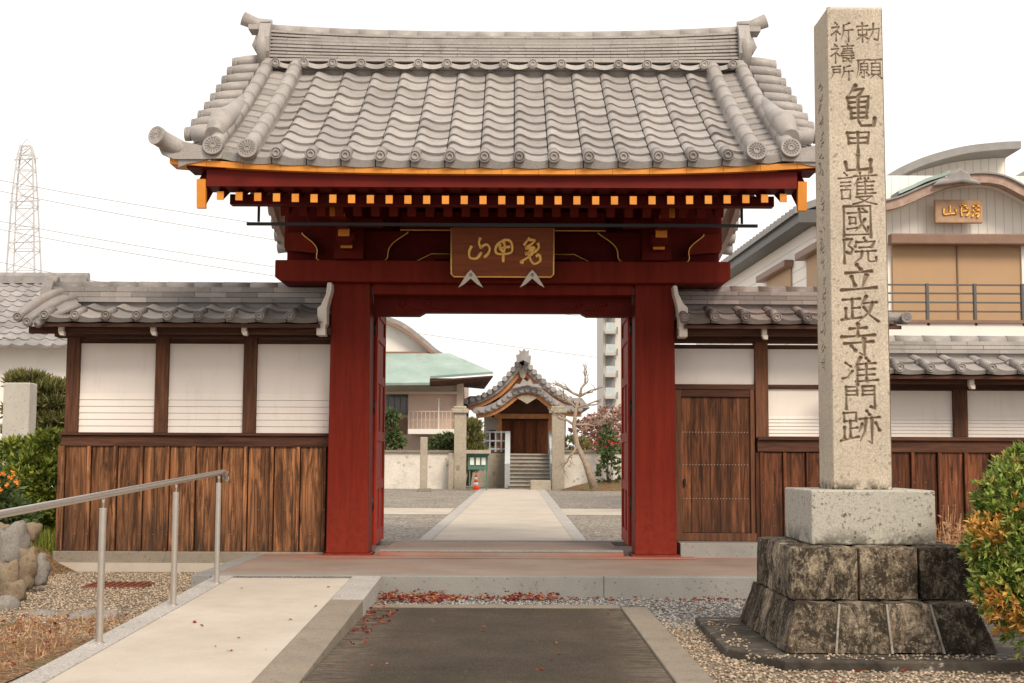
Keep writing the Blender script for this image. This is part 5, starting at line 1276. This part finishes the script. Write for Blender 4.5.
# notice board
o=empty('notice_board',P3(477,490,48),'green roofed notice board with pale papers by the left entrance post','notice board')
sbox('board','green_paint',468,488,455,469.5,48,48.2,o); sbox('roof','conc_far',466,490.5,450,453.5,47.7,48.5,o); sbox('frame','green_paint',467,489,453.5,455.5,47.9,48.3,o)
for a in (470,476,481.5): sbox('notice','paper',a,a+4,457.5,465,47.95,47.99,o)
for a in (469,486): sbox('leg','green_paint',a,a+1.2,469.5,492,48.05,48.15,o)
# traffic cone
c=at(476,489,49); b=MB(); o=empty('traffic_cone',tuple(c),'orange and white traffic cone by the notice board','cone'); zc_=-.06
for (r0,r1,h0,h1,m_) in ((.17,.13,.03,.2,'cone'),(.13,.105,.2,.32,'white_paint'),(.105,.08,.32,.44,'cone'),(.08,.06,.44,.54,'white_paint'),(.06,.03,.54,.68,'cone')):
    b=MB(); b.lathe([(.001,h0*.85),(r0*.72,h0*.85),(r1*.72,h1*.85),(.001,h1*.85)],(c.x,49,zc_),'z',16); b.build('band',MT[m_],o)
b=MB(); b.box(c.x-.16,c.x+.16,48.85,49.15,zc_,zc_+.03); b.build('base',MT['cone'],o)
# ---- temple hall
YH=56.
hall=empty('temple_hall',P3(524,488,YH),'small wooden temple hall with a curved gable porch at the head of stone stairs','temple')
sbox('body','white_wall',484,566,400,454,YH+.3,YH+7,hall); sbox('podium','conc_far',484,566,453.5,492,YH-1.5,YH+7,hall)
sbox('side_podium','conc_far',462,509,470.5,492,YH-1.6,YH-.9,hall)
d=sbox('door','hall_door',502,548,421,453.5,YH+.1,YH+.25,hall)
for x in (513,525,537): sbox('door_stile','hall_dark',x-.5,x+.5,421,453.5,YH+.03,YH+.09,d)
sbox('door_frame','hall_dark',499.5,551,417.5,421,YH-.05,YH+.2,hall); sbox('tympanum','hall_dark',492,560,396,417.5,YH-.1,YH+.2,hall)
for a in (497.5,548.5): sbox('porch_post','hall_wood',a,a+4,408,454,YH-1.3,YH-1.1,hall)
sbox('porch_beam','hall_wood',494,556,413.5,418.5,YH-1.35,YH-1.05,hall,.03); sbox('side_window','hall_dark',489,496,430,446,YH+.2,YH+.28,hall)
b=MB(); b2=MB()
for k in range(9):
    pt=453.5+31*k/9; 
    Y0=YH-1.55-.33*k; 
    zt_=at(530,454,YH-1.5).z*(1-k/9)-.06*k/9; b.box(at(509.5,470,YH-3).x,at(551,470,YH-3).x,Y0-.33,Y0,-.1,zt_-.05,.5); b2.box(at(509,470,YH-3).x,at(551.5,470,YH-3).x,Y0-.41,Y0,zt_-.047,zt_)
s_=b.build('stairs',MT['conc_far'],hall); b2.build('treads',MT['kerb_granite'],s_)
for px in (507.5,552):
    x=at(px,470,YH-3).x; zt_=at(530,454,YH-1.5).z; b=MB(); b.bar((x,YH-1.5,zt_+.45),(x,YH-4.6,.42),.2,1.0)
    b.build('stair_rail',MT['pale_rail'],hall)
b=MB()
z1_=at(500,452,YH-1.5).z; xa_=at(484,450,YH-1.5).x; xb_=at(507,450,YH-1.5).x
for z in (.12,.45,.8): b.box(xa_,xb_,YH-1.52,YH-1.45,z1_+z-.03,z1_+z+.03)
for k in range(5): x=xa_+(xb_-xa_)*k/4; b.box(x-.03,x+.03,YH-1.53,YH-1.44,z1_,z1_+.84)
b.build('balustrade',MT['pale_rail'],hall)
def smooth_curve(pts,n=5):
    out=[]; P=[Vector((p[0],p[1])) for p in pts]; P=[P[0]*2-P[1]]+P+[P[-1]*2-P[-2]]
    for i in range(1,len(P)-2):
        for k in range(n):
            t=k/n; a,b_,c_,d_=P[i-1],P[i],P[i+1],P[i+2]; out.append(.5*((2*b_)+(-a+c_)*t+(2*a-5*b_+4*c_-d_)*t*t+(-a+3*b_-3*c_+d_)*t**3))
    out.append(P[-2]); return out
def spaced(pts,st=6.2):
    c=smooth_curve(pts,30); out=[c[0]]
    for p in c:
        if (p-out[-1]).length>=st: out.append(p)
    return out
def band(b,pts,th,Y0,Y1,off=0,rnd=.5,vary=False,smooth=False):
    """curved band: pts px; th thickness in px; between depths"""
    c=smooth_curve(pts); up=[];lo=[]
    for i,p in enumerate(c):
        d=(c[min(i+1,len(c)-1)]-c[max(i-1,0)]).normalized(); nn=Vector((-d.y,d.x)); nn=nn if nn.y>0 else -nn
        q=p+nn*off; r=p+nn*(off+th); up.append(xz(q.x,q.y,Y0)); lo.append(xz(r.x,r.y,Y0))
    for i in range(len(c)-1):
        b.prism([up[i],up[i+1],lo[i+1],lo[i]],'xz',Y0,Y1,random.random() if vary else rnd)
    return up
gp=[(466,400),(480,395.5),(496,386),(509,372.5),(522.5,356)]; gq=[(522.5,356),(536,372),(550,385),(566,395.5),(584,402)]
b=MB(); band(b,gp,6.5,YH-.9,YH+8,0,vary=True); band(b,gq,6.5,YH-.9,YH+8,0,vary=True); r_=b.build('main_roof',MT['tile_far'],hall)
b=MB(); band(b,gp,4,YH-.7,YH-.5,6.6); band(b,gq,4,YH-.7,YH-.5,6.6); b.build('bargeboard',MT['hall_wood'],hall)
b=MB()
for P_ in (gp,gq):
    for p in spaced(P_):
        x,z=xz(p.x,p.y+1.5,YH-1); b.tube([(x,YH-1.12,z),(x,YH-.6,z)],.11,8,random.random())
b.build('verge_roll_tiles',MT['tile_far'],r_)
b=MB(); b.prism([xz(*p,YH-.3) for p in ((494,398),(508,386),(522.5,367),(537,386),(553,398))],'xz',YH-.3,YH+.1); b.build('gable_board',MT['hall_wood'],hall)
b=MB(); b.prism([xz(*p,YH-.9) for p in ((517,364),(516,356),(519.5,355),(519,351),(522,352.5),(524,349.5),(526,352.5),(529,351),(528.5,356),(531,357),(530,365),(523,361))],'xz',YH-1.5,YH-1.3); b.build('ridge_ornament',MT['tile_far'],r_)
b=MB(); b.prism([xz(*p,YH-.8) for p in ((519,371),(523,367),(527,371),(525.5,377),(523,379),(520.5,377))],'xz',YH-.85,YH-.72); b.build('gable_pendant',MT['conc_far'],hall)
kp=[(475,407.5),(488,405.5),(500,399),(511,390.5),(520,387),(527,386),(535,387),(544,390.5),(555,399),(567,405),(582,406)]
b=MB(); band(b,kp,6.5,YH-3.2,YH-.4,0,vary=True); r2_=b.build('porch_roof',MT['tile_far'],hall)
b=MB(); band(b,kp,4.2,YH-3.0,YH-2.8,6.6); b.build('porch_bargeboard',MT['hall_wood'],hall)
b=MB()
for p in spaced(kp): x,z=xz(p.x,p.y+3.3,YH-3.3); b.tube([(x,YH-3.3,z),(x,YH-2.9,z)],.10,8,random.random())
b.build('porch_round_tiles',MT['tile_far'],r2_)
b=MB(); b.prism([xz(*p,YH-3.2) for p in ((512,389),(516,384),(520,384.5),(523,379),(527,382),(530,379),(533,384.5),(538,384),(543,389),(527,385.5))],'xz',YH-3.5,YH-3.33); b.build('porch_ornament',MT['tile_far'],r2_)
b=MB(); b.prism([xz(*p,YH-2.9) for p in ((517,398),(521,396),(527,395.5),(533,396),(537,398),(532,401),(527,404),(522,401))],'xz',YH-3.1,YH-2.9); b.build('porch_pendant',MT['conc_far'],hall)
b=MB(); b.prism([xz(*p,YH-1.3) for p in ((494,413),(500,407),(512,399),(527,396),(542,399),(554,407),(558,413))],'xz',YH-1.3,YH-1.15); b.build('porch_tympanum',MT['hall_dark'],hall)
# skirt roofs beside the porch
for pts in (((463,400),(470,396),(490,396),(495,408),(470,408)),((556,398),(582,398),(590,408),(556,408))):
    b=MB(); b.prism([xz(*p,YH-.4) for p in pts],'xz',YH-.4,YH+6,.5); b.build('skirt_roof',MT['tile_far'],hall)
# ---- main hall at the left, teal copper roof
YM=54.
mh=empty('main_hall',P3(420,490,YM),'large beige hall with a verdigris copper eave and white curved gable, left behind the gate','building')
b=MB(); b.prism([xz(*p,YM+2) for p in ((330,352),(330,290),(384,318),(400,326),(416,338),(430,352))],'xz',YM+2,YM+9); b.build('white_gable',MT['white_wall'],mh)
b=MB(); band(b,[(350,296),(384,314.5),(404,323),(424,338),(438,350),(452,357)],4.5,YM+1.6,YM+9.5); b.build('gable_roof',MT['tile_far'],mh)
b=MB(); band(b,[(350,300),(384,319),(402,327.5),(421,341),(434,352)],3,YM+1.4,YM+1.8,0); b.build('bargeboard',MT['trim_brown'],mh)
sbox('gable_beam','trim_brown',330,432,351.5,355.5,YM+1.5,YM+1.9,mh)
def quad3(name,mat,pts,par,th=.12):
    P=[Vector(P3(*p)) for p in pts]; nrm=(P[1]-P[0]).cross(P[-1]-P[0]).normalized()*th
    b=MB(); n=len(P); b.add(P+[p-nrm for p in P],[tuple(range(n)),tuple(range(2*n-1,n-1,-1))]+[(i,i+n,(i+1)%n+n,(i+1)%n) for i in range(n)]); return b.build(name,MT[mat],par)
cr=quad3('copper_roof','copper',[(330,356,YM+1.5),(450,355.5,YM+1.5),(493,374,YM-.6),(430,378.5,YM-1.5),(429.5,385,YM-1.9),(330,385.5,YM-1.9)],mh,.10)
quad3('eave_soffit','hall_dark',[(430,380,YM-1.4),(493,375.5,YM-.5),(484,388,YM+3),(463,386,YM+1.5),(430,386,YM+1)],mh,.05)
sbox('upper_wall','beige_wall',330,463,378,393,YM+.6,YM+8,mh); sbox('wall','pink_wall',408,463,393.2,452,YM+.8,YM+8,mh); sbox('recess_wall','beige_wall',330,408,393.2,500,YM+2.0,YM+8,mh)
sbox('corner_post','beige_wall',456.5,463.2,379,452,YM+.4,YM+.79,mh); sbox('string_course','beige_wall',384,461,391.5,393.8,YM+.3,YM+.59,mh)
w_=sbox('window','glass',386,408,395.5,414,YM+1.85,YM+1.99,mh)
for x in (388,394,400,406): sbox('mullion','trim_brown',x-.3,x+.3,395.5,414,YM+1.8,YM+1.84,w_)
sbox('lower_window','trim_brown',390,406,418,434,YM+1.9,YM+1.99,mh)
sbox('balcony_slab','white_wall',408,474,429,434,YM-.6,YM+.7,mh); sbox('base_wall','beige_wall',411,484,434,500,YM+.9,YM+7,mh)
b=MB(); xa_,xb_=at(409,420,YM-.5).x,at(455,420,YM-.5).x; za_,zb3=at(430,411,YM-.5).z,at(430,429,YM-.5).z
b.box(xa_,xb_,YM-.55,YM-.5,za_-.03,za_); b.box(xa_,xb_,YM-.55,YM-.5,(za_+zb3)/2-.015,(za_+zb3)/2+.01)
for k in range(12): x=xa_+(xb_-xa_)*k/11; b.box(x-.012,x+.012,YM-.54,YM-.51,zb3,za_)
b.build('balcony_rail',MT['beige_wall'],mh)
sbox('downpipe','white_paint',438,439.2,398,450,YM+.3,YM+.4,mh)
# pines and shrubs in the courtyard
pine('pine_tree',P3(468,486,51.5),[(P3(466,466,51.5),(.5,.5,.28)),(P3(471,452,51.5),(.5,.5,.28)),(P3(469,438,51.5),(.5,.5,.25)),(P3(470,428,51.5),(.4,.4,.22))],'dark pruned pine behind the left entrance post','tree',nd=260,L=.28)
bush('garden_shrub',[(P3(389,442,51.8),(.55,.4,.32),1),(P3(388,417,51.8),(.4,.4,.22),.6),(P3(391,431,51.8),(.3,.4,.3),.4)],260,6,.2,.09,MT['tree_green'],'green pruned shrub beside the open left door leaf','shrub',zmin=-.1)
bush('garden_shrub',[(P3(443,447,52),(.8,.6,.3),1),(P3(452,443,52),(.6,.5,.4),.6)],220,6,.2,.09,MT['tree_green'],'low green shrub behind the plaster wall between the posts','shrub',zmin=-.1)
# leaning bare tree
tr=empty('bare_tree',P3(594,488,48),'leaning bare pruned tree with pale bark right of the stairs','tree')
b=MB(); T=[P3(594,488,48),P3(586,464,48),P3(577,445,48),P3(574,425,48),P3(576,408,48),P3(580,396,48)]; b.tube(T,[.16,.11,.09,.08,.06,.03],9); b.build('trunk',MT['bark'],tr)
b=MB(); rg=random.Random(5)
def grow(p,d,L,r,k):
    if k==0 or r<.008: return
    q=p+d*L; m=p.lerp(q,.5)+Vector((rg.uniform(-1,1),rg.uniform(-1,1),rg.uniform(-.4,.8)))*L*.12
    b.tube([p,m,q],[r,r*.8,r*.6],6 if r>.03 else 4)
    for i in range(rg.randint(2,3)):
        nd=(d+Vector((rg.uniform(-1,1),rg.uniform(-.8,.8),rg.uniform(-.35,.55)))*.85).normalized(); grow(q if i else m,nd,L*rg.uniform(.55,.85),r*.6,k-1)
for st,dr in ((T[3],(-.8,0,.35)),(T[4],(.8,.1,.25)),(T[4],(-.7,-.2,.5)),(T[5],(.3,0,.8)),(T[5],(.9,0,.3)),(T[2],(-.5,-.3,-.8)),(T[3],(.9,.2,.1)),(T[5],(-.8,.1,.4))):
    grow(Vector(st),Vector(dr).normalized(),rg.uniform(.42,.66),.05,7)
b.build('branches',MT['bark'],tr)
pine('pine_tree',P3(572,486,52),[(P3(570,468,52),(.7,.7,.3)),(P3(577,458,52),(.8,.8,.3)),(P3(572,446,52),(.7,.7,.3))],'dark low pine behind the leaning bare tree','tree',nd=200,L=.25)
bush('maple_tree',[(P3(602,446,53),(.7,.6,.3),1),(P3(608,458,53),(.9,.8,.3),1),(P3(600,464,53),(.6,.6,.3),1)],200,5,.16,.1,MT['maple'],'red leaved maple above the right courtyard wall','tree',zmin=-.1)
bush('pink_tree',[(P3(612,428,60),(1.3,1,1.0),3),(P3(596,436,60),(1.2,1,.8),2),(P3(624,440,60),(1.2,1,1.3),2)],700,5,.2,.12,MT['pinkleaf'],'dusty pink autumn tree behind the maple','tree',zmin=-.1)
bush('climbing_plant',[(P3(609,470,49.5),(.42,.3,.6),2),(P3(607,445,49.5),(.36,.3,.6),2),(P3(612,455,49.5),(.42,.3,.5),1),(P3(606,432,49.5),(.22,.2,.3),.6)],190,6,.16,.08,MT['tree_green'],'upright green plant against the right courtyard wall','plant',zmin=-.1)
b=MB()
pts=[[(at(560+16*j,490,50).x,49.9-1.6*i/4+.0,-.06+(.55*math.sin(math.pi*j/7)*(1-i/4)*.7)) for j in range(8)] for i in range(5)]
b.grid(pts,.5,True); b.build('soil_mound',MT['soil'],kind='structure')
# ---- apartment tower
ap=empty('apartment_block',P3(610,455,140),'pale high rise apartment block with glass balconies behind the right door leaf','building')
MT['apt']=simple('apartment_wall',(.58,.54,.50),.8,.04,.3,0); MT['pane']=simple('grey_pane',(.22,.22,.22),.4,.1,3,0); MT['apt2']=simple('apartment_panel',(.44,.40,.37),.8,.04,.3,0)
sbox('tower','apt',603,680,250,470,140,150,ap); 
sbox('shaft_wall','apt2',603.3,605.2,250,470,139.7,140,ap)
for k in range(7):
    y=322.5+21.7*(k-2); bl=sbox('balcony','teal_glass',606,615,y,y+8.5,138.6,138.75,ap); sbox('slab','apt2',605.3,615.6,y+8.6,y+11,138.5,140,bl); sbox('opening','pane',607,615,y-9,y,139.85,140,bl)
for k in range(7):
    y=327+21.7*(k-2); sbox('small_window','pane',616.5,618,y,y+7,139.5,139.7,ap)
# ---- modern building at the right
YB=24.
mb=empty('modern_hall',P3(960,490,YB),'modern white clad building with a wavy tiled canopy and brown shutters behind the right wall','building')
def siding(name,c,vertical=True,pitch=.12):
    N=NT(name); s=N.sep(); q=N.math('MULTIPLY',s[0] if vertical else s[2],1/pitch); f=N.math('FRACT',q); g=N.ramp(f,[(0,0.),(.05,0.),(.1,1.),(1,1.)])
    col=N.mix(g,mul(c,.72),c); N.bump(g,.6,.01); return N.done(col,.6,0,.3)
MT['siding_v']=siding('white_vertical_siding',(.84,.80,.74),True,.155); MT['siding_h']=siding('white_horizontal_siding',(.84,.80,.74),False,.22)
MT['shutter']=simple('tan_shutter',(.42,.27,.15),.6,.04,2,0); MT['brick_band']=simple('brown_brick_band',(.36,.25,.20),.7,.25,9,.5,20); MT['eave_grey']=simple('dark_grey_eave',(.10,.098,.095),.5,.1); MT['roof_metal']=simple('grey_roof_metal',(.24,.23,.22),.5,.1)
sbox('facade','siding_v',826,1180,176,500,YB,YB+.4,mb)
sbox('lower_wall','white_wall',826,1180,325,500,YB-.12,YB-.005,mb)
b=MB(); b.prism([xz(*p,YB+2) for p in ((870,260),(870,186),(886,178),(905,169),(930,159),(965,151),(1006,148),(1006,260))],'xz',YB+2,YB+9); b.build('upper_storey',MT['siding_v'],mb)
b=MB(); band(b,[(858,192),(886,175.5),(905,165),(930,155),(965,146),(1000,142),(1021,141)],7.5,YB+1.2,YB+9.5,0); b.build('upper_roof',MT['roof_metal'],mb)
kc=[(848,203),(870,203),(888,200.5),(903,196),(926,186),(950,177.5),(978,173.5),(1003,176),(1026,187),(1048,199),(1070,205),(1090,205)]
b=MB(); band(b,kc,9,YB-.65,YB-.4,0,vary=True); b.build('canopy_band',MT['brick_band'],mb)
b=MB(); band(b,kc,1.6,YB-.7,YB+0,-1.8); b.build('canopy_roof',MT['roof_metal'],mb)
b=MB(); band(b,kc,3.5,YB-.39,YB-.003,6.5); b.build('canopy_soffit',MT['white_wall'],mb)
b=MB(); band(b,[(900,195),(914,189),(928,182.5),(944,177.5),(952,174)],3.2,YB-.6,YB-.1,-4.5); b.build('copper_flashing',MT['copper'],mb)
b=MB(); b.prism([xz(*p,YB-1.6) for p in ((948,176),(955,169),(963,168),(966,162),(972,160),(977,157),(982,161),(986,162),(988,168),(994,170),(999,175),(978,172))],'xz',YB-.8,YB-.66); b.build('canopy_ornament',MT['tile_far'],mb,bevel=.04)
for k,(x,y) in enumerate(((962,169),(970,164),(978,161),(985,166),(976,167),(990,171),(955,173))):
    pass
hd=sbox('shutter_hood','trim_brown',891,1040,233.5,244,YB-.35,YB-.13,mb,.02)
for (a,c) in ((893,957.6),(958.8,1022)): sbox('shutter','shutter',a,c,244,322,YB-.06,YB-.006,mb)
sbox('mullion','trim_brown',957.6,958.8,244,322,YB-.09,YB-.006,mb)
sbox('right_wall_panel','white_wall',1022.2,1180,244,322,YB-.1,YB-.006,mb)
b=MB(); zz=[at(960,y,YB-1).z for y in (285,293.5,302.5,311.5)]; xa_,xb_=at(840,300,YB-1).x,at(1120,300,YB-1).x
for z in zz: b.box(xa_,xb_,YB-1.02,YB-.98,z-.013,z+.013)
for px in (880,927,974.5,1022,1069): x=at(px,300,YB-1).x; b.box(x-.022,x+.022,YB-1.05,YB-.97,zz[-1]-.25,zz[0]+.02)
b.build('balcony_rail',MT['eave_grey'],mb)
sbox('balcony_slab','trim_brown',840,1120,320,323,YB-1.1,YB-.13,mb); sbox('balcony_front','white_wall',840,1120,323.2,340,YB-1.05,YB-.13,mb)
# board over the balcony with three gilt characters
bd=sbox('name_board','board_pale',935,983,199.5,223,YB-.35,YB-.27,mb,.02)
def uvb(x,y): p=at(x,y,YB-.35); return (p.x,p.z)
b=MB()
for st in ([(944,208),(944,214),(950,213.5),(956,213)],[(950,205),(950,213)],[(956,208.5),(956,214)],
    [(960,206),(967,205.5)],[(963,203.5),(961,210),(962,216)],[(966,207),(969,212),(966,216)],[(962,211),(968,210.5)],
    [(972,206.5),(980,205.5)],[(976,204),(975,211),(972,217)],[(972,210.5),(980,209.5)],[(974,214),(979,213),(977,217.5)]): brush(b,[uvb(*p) for p in st],.022,YB-.385,.02)
b.build('gilt_lettering',MT['gold'],bd)
# side wing running back
def sx_(Y): return 5.42-(Y-24)*.0415
def side_at(px,py):
    lo,hi=22.,45.
    for _ in range(50):
        m=(lo+hi)/2
        if at(px,py,m).x>sx_(m): hi=m
        else: lo=m
    return at(px,py,lo)
zr_w=side_at(812,232).z
b=MB(); b.prism([(sx_(24)+.0,24.1),(sx_(36),36),(sx_(36)+4,36),(sx_(24)+2,24.1)],'xy',-.1,zr_w+.2); b.build('side_wall',MT['siding_h'],mb)
def side_box(name,mat,pxa,pxb,yt,yb,d0,d1,bev=0):
    A=side_at(pxa,(yt+yb)/2); B=side_at(pxb,yt); C_=side_at(pxb,yb); z0,z1=C_.z,B.z; y0,y1=min(A.y,B.y),max(A.y,B.y)
    P=[(sx_(y0)-d1,y0),(sx_(y1)-d1,y1),(sx_(y1)-d0,y1),(sx_(y0)-d0,y0)]; b=MB(); b.prism(P,'xy',z0,z1); return b.build(name,MT[mat],mb,bevel=bev)
side_box('side_window','shutter',768,792,267,292,0.0,.03); side_box('side_window','shutter',808,824,250,292,0.0,.03)
side_box('window_hood','trim_brown',764,793.5,259.5,266.5,0,.18,.02); side_box('window_hood','trim_brown',804,826,241,249,0,.18,.02)
b=MB(); zt_=zr_w
P=[(sx_(23.7)-.35,23.7),(sx_(36.5)-.35,36.5),(sx_(36.5)+.2,36.5),(sx_(23.7)+.2,23.7)]
b.prism(P,'xy',zt_+.1,zt_+.33); b.build('roof_eave',MT['eave_grey'],mb)
b=MB(); 
b.add([(sx_(23.7)-.42,23.7,zt_+.34),(sx_(36.5)-.42,36.5,zt_+.34),(sx_(36.5)+1.0,36.5,zt_+.85),(sx_(23.7)+1.0,23.7,zt_+.85),(sx_(23.7)-.42,23.7,zt_+.26),(sx_(36.5)-.42,36.5,zt_+.26),(sx_(36.5)+1.0,36.5,zt_+.75),(sx_(23.7)+1.0,23.7,zt_+.75)],[(0,3,2,1),(4,5,6,7),(0,1,5,4),(1,2,6,5),(2,3,7,6),(3,0,4,7)])
for k in range(42): 
    y=23.75+.3*k; b.bar((sx_(y)-.42,y,zt_+.36),(sx_(y)+1.0,y,zt_+.87),.07,.05)
b.build('wing_roof',MT['roof_metal'],mb)
b=MB(); b.prism([xz(*p,29.5) for p in ((1000,196),(1006,184),(1018,175),(1040,162),(1060,160),(1060,300),(1000,300))],'xz',29.5,34); b.build('house_wing',MT['roof_metal'],label='edge of a grey roofed building at the right edge of the picture',cat='building')
# ---- house at the far left
lh=empty('tiled_house',P3(30,480,34),'white walled house with a grey tiled roof at the far left','house')
sbox('wall','white_wall',-140,120,340,500,34,40,lh)
eZl=at(40,346,33.2).z; rZl=at(40,281,37.5).z
b=MB(); tiled_slope(b,-18.5,26,.34,lambda t:33.2+4.6*t,lambda t,x:eZl+(rZl-eZl)*t,12,amp=.04,pend=.05); b.build('roof',MT['tile_far'],lh)
xr_=-18.5+26*.34
b=MB(); b.box(-18.5,at(88,279,37.8).x,37.6,38.0,rZl-.05,rZl+.12)
b.tube([(-18.5,37.8,rZl+.16),(at(89,279,37.8).x,37.8,rZl+.16)],.12,10); b.build('ridge',MT['tile_far'],lh)
b=MB(); b.prism([(33.3,eZl-.05),(37.8,rZl-.05),(42.3,eZl-.05)],'yz',xr_-.25,xr_-.05); b.build('gable_wall',MT['white_wall'],lh)
b=MB(); b.add([(-18.5,42.4,eZl),(xr_,42.4,eZl),(xr_,37.8,rZl),(-18.5,37.8,rZl)],[(0,1,2,3)]); b.build('rear_slope',MT['tile_far'],lh)
# ---- transmission tower and lines
YT=300.
MT['pylon']=simple('washed_out_steel',(.50,.49,.49),.6,.05)  # pale tone paints in the washout of steel against bright sky
pyl=empty('transmission_tower',P3(22,470,YT),'tall lattice transmission tower fading in the pale sky at the left','pylon')
def Lx(px,py): p=at(px,py,YT); return Vector((p.x,p.y,p.z))
b=MB(); lv=[(470,-8,48),(330,4,41),(272,10,38),(250,11.2,37.3),(228,12.4,36.6),(207,13.6,36),(188,15,35.4),(170,17,34.6),(155,19,33.5),(146,21,31)]
dpt=lambda i:2.6*(1-.8*i/9)
for i in range(len(lv)-1):
    y0,a0,c0_=lv[i]; y1,a1,c1_=lv[i+1]
    for s0 in (-1,1):
        A=Lx(a0,y0)+Vector((0,s0*dpt(i),0)); B=Lx(c0_,y0)+Vector((0,s0*dpt(i),0)); C=Lx(a1,y1)+Vector((0,s0*dpt(i+1),0)); D_=Lx(c1_,y1)+Vector((0,s0*dpt(i+1),0))
        for p,q,w in ((A,C,.3),(B,D_,.3),(A,D_,.17),(B,C,.17),(C,D_,.18)): b.bar(p,q,w,w)
    A=Lx(a0,y0); C=Lx(a1,y1)
b.bar(Lx(21,146),Lx(27,139),.14,.14); b.bar(Lx(31,146),Lx(27,139),.14,.14); b.build('lattice_mast',MT['pylon'],pyl)
for (y,a,c_) in ((160,14,38),(202,9,40),(243,8,41)):
    b=MB(); b.bar(Lx(a,y),Lx(c_,y-1.5),.25,.25); b.bar(Lx(a,y),Lx((a+c_)/2,y-8),.1,.1); b.bar(Lx(c_,y-1.5),Lx((a+c_)/2,y-8),.1,.1); b.build('cross_arm',MT['pylon'],pyl)
MT['wire']=simple('power_wire',(.35,.32,.31),.6,.05)
for i,(ya,yb) in enumerate(((178,226),(188,240),(219,267),(227,276),(259,312))):
    # ya: height at the left edge, yb: at px 275; carried on to the next tower far to the right
    A=Vector(P3(-60,ya-10,280)); Bx=Vector(P3(275,yb,320)); k=(yb-ya)/275; E=Vector(P3(760,yb+k*.92*485*.75,430))
    pts=[A,Bx]; 
    n=24; pp=[]
    for j in range(n+1):
        t=j/n; q=A*(1-t)*(1-t*1)+Bx*0; 
        # quadratic through A, Bx (t=.42), E
        tm=.42; l0=(t-tm)*(t-1)/((0-tm)*(0-1)); l1=(t-0)*(t-1)/((tm-0)*(tm-1)); l2=(t-0)*(t-tm)/((1-0)*(1-tm)); pp.append(A*l0+Bx*l1+E*l2)
    b=MB(); b.tube(pp,.075,5); b.build('power_line',MT['wire'],label=('uppermost of the five thin power lines crossing the sky at the left','second power line from the top in the sky left of the gate','third power line from the top, middle one of the five','fourth power line from the top in the sky left of the gate','lowest of the five thin power lines, just over the left house roof')[i],cat='power line',group='power lines of the transmission tower')
bpy.context.view_layer.update()
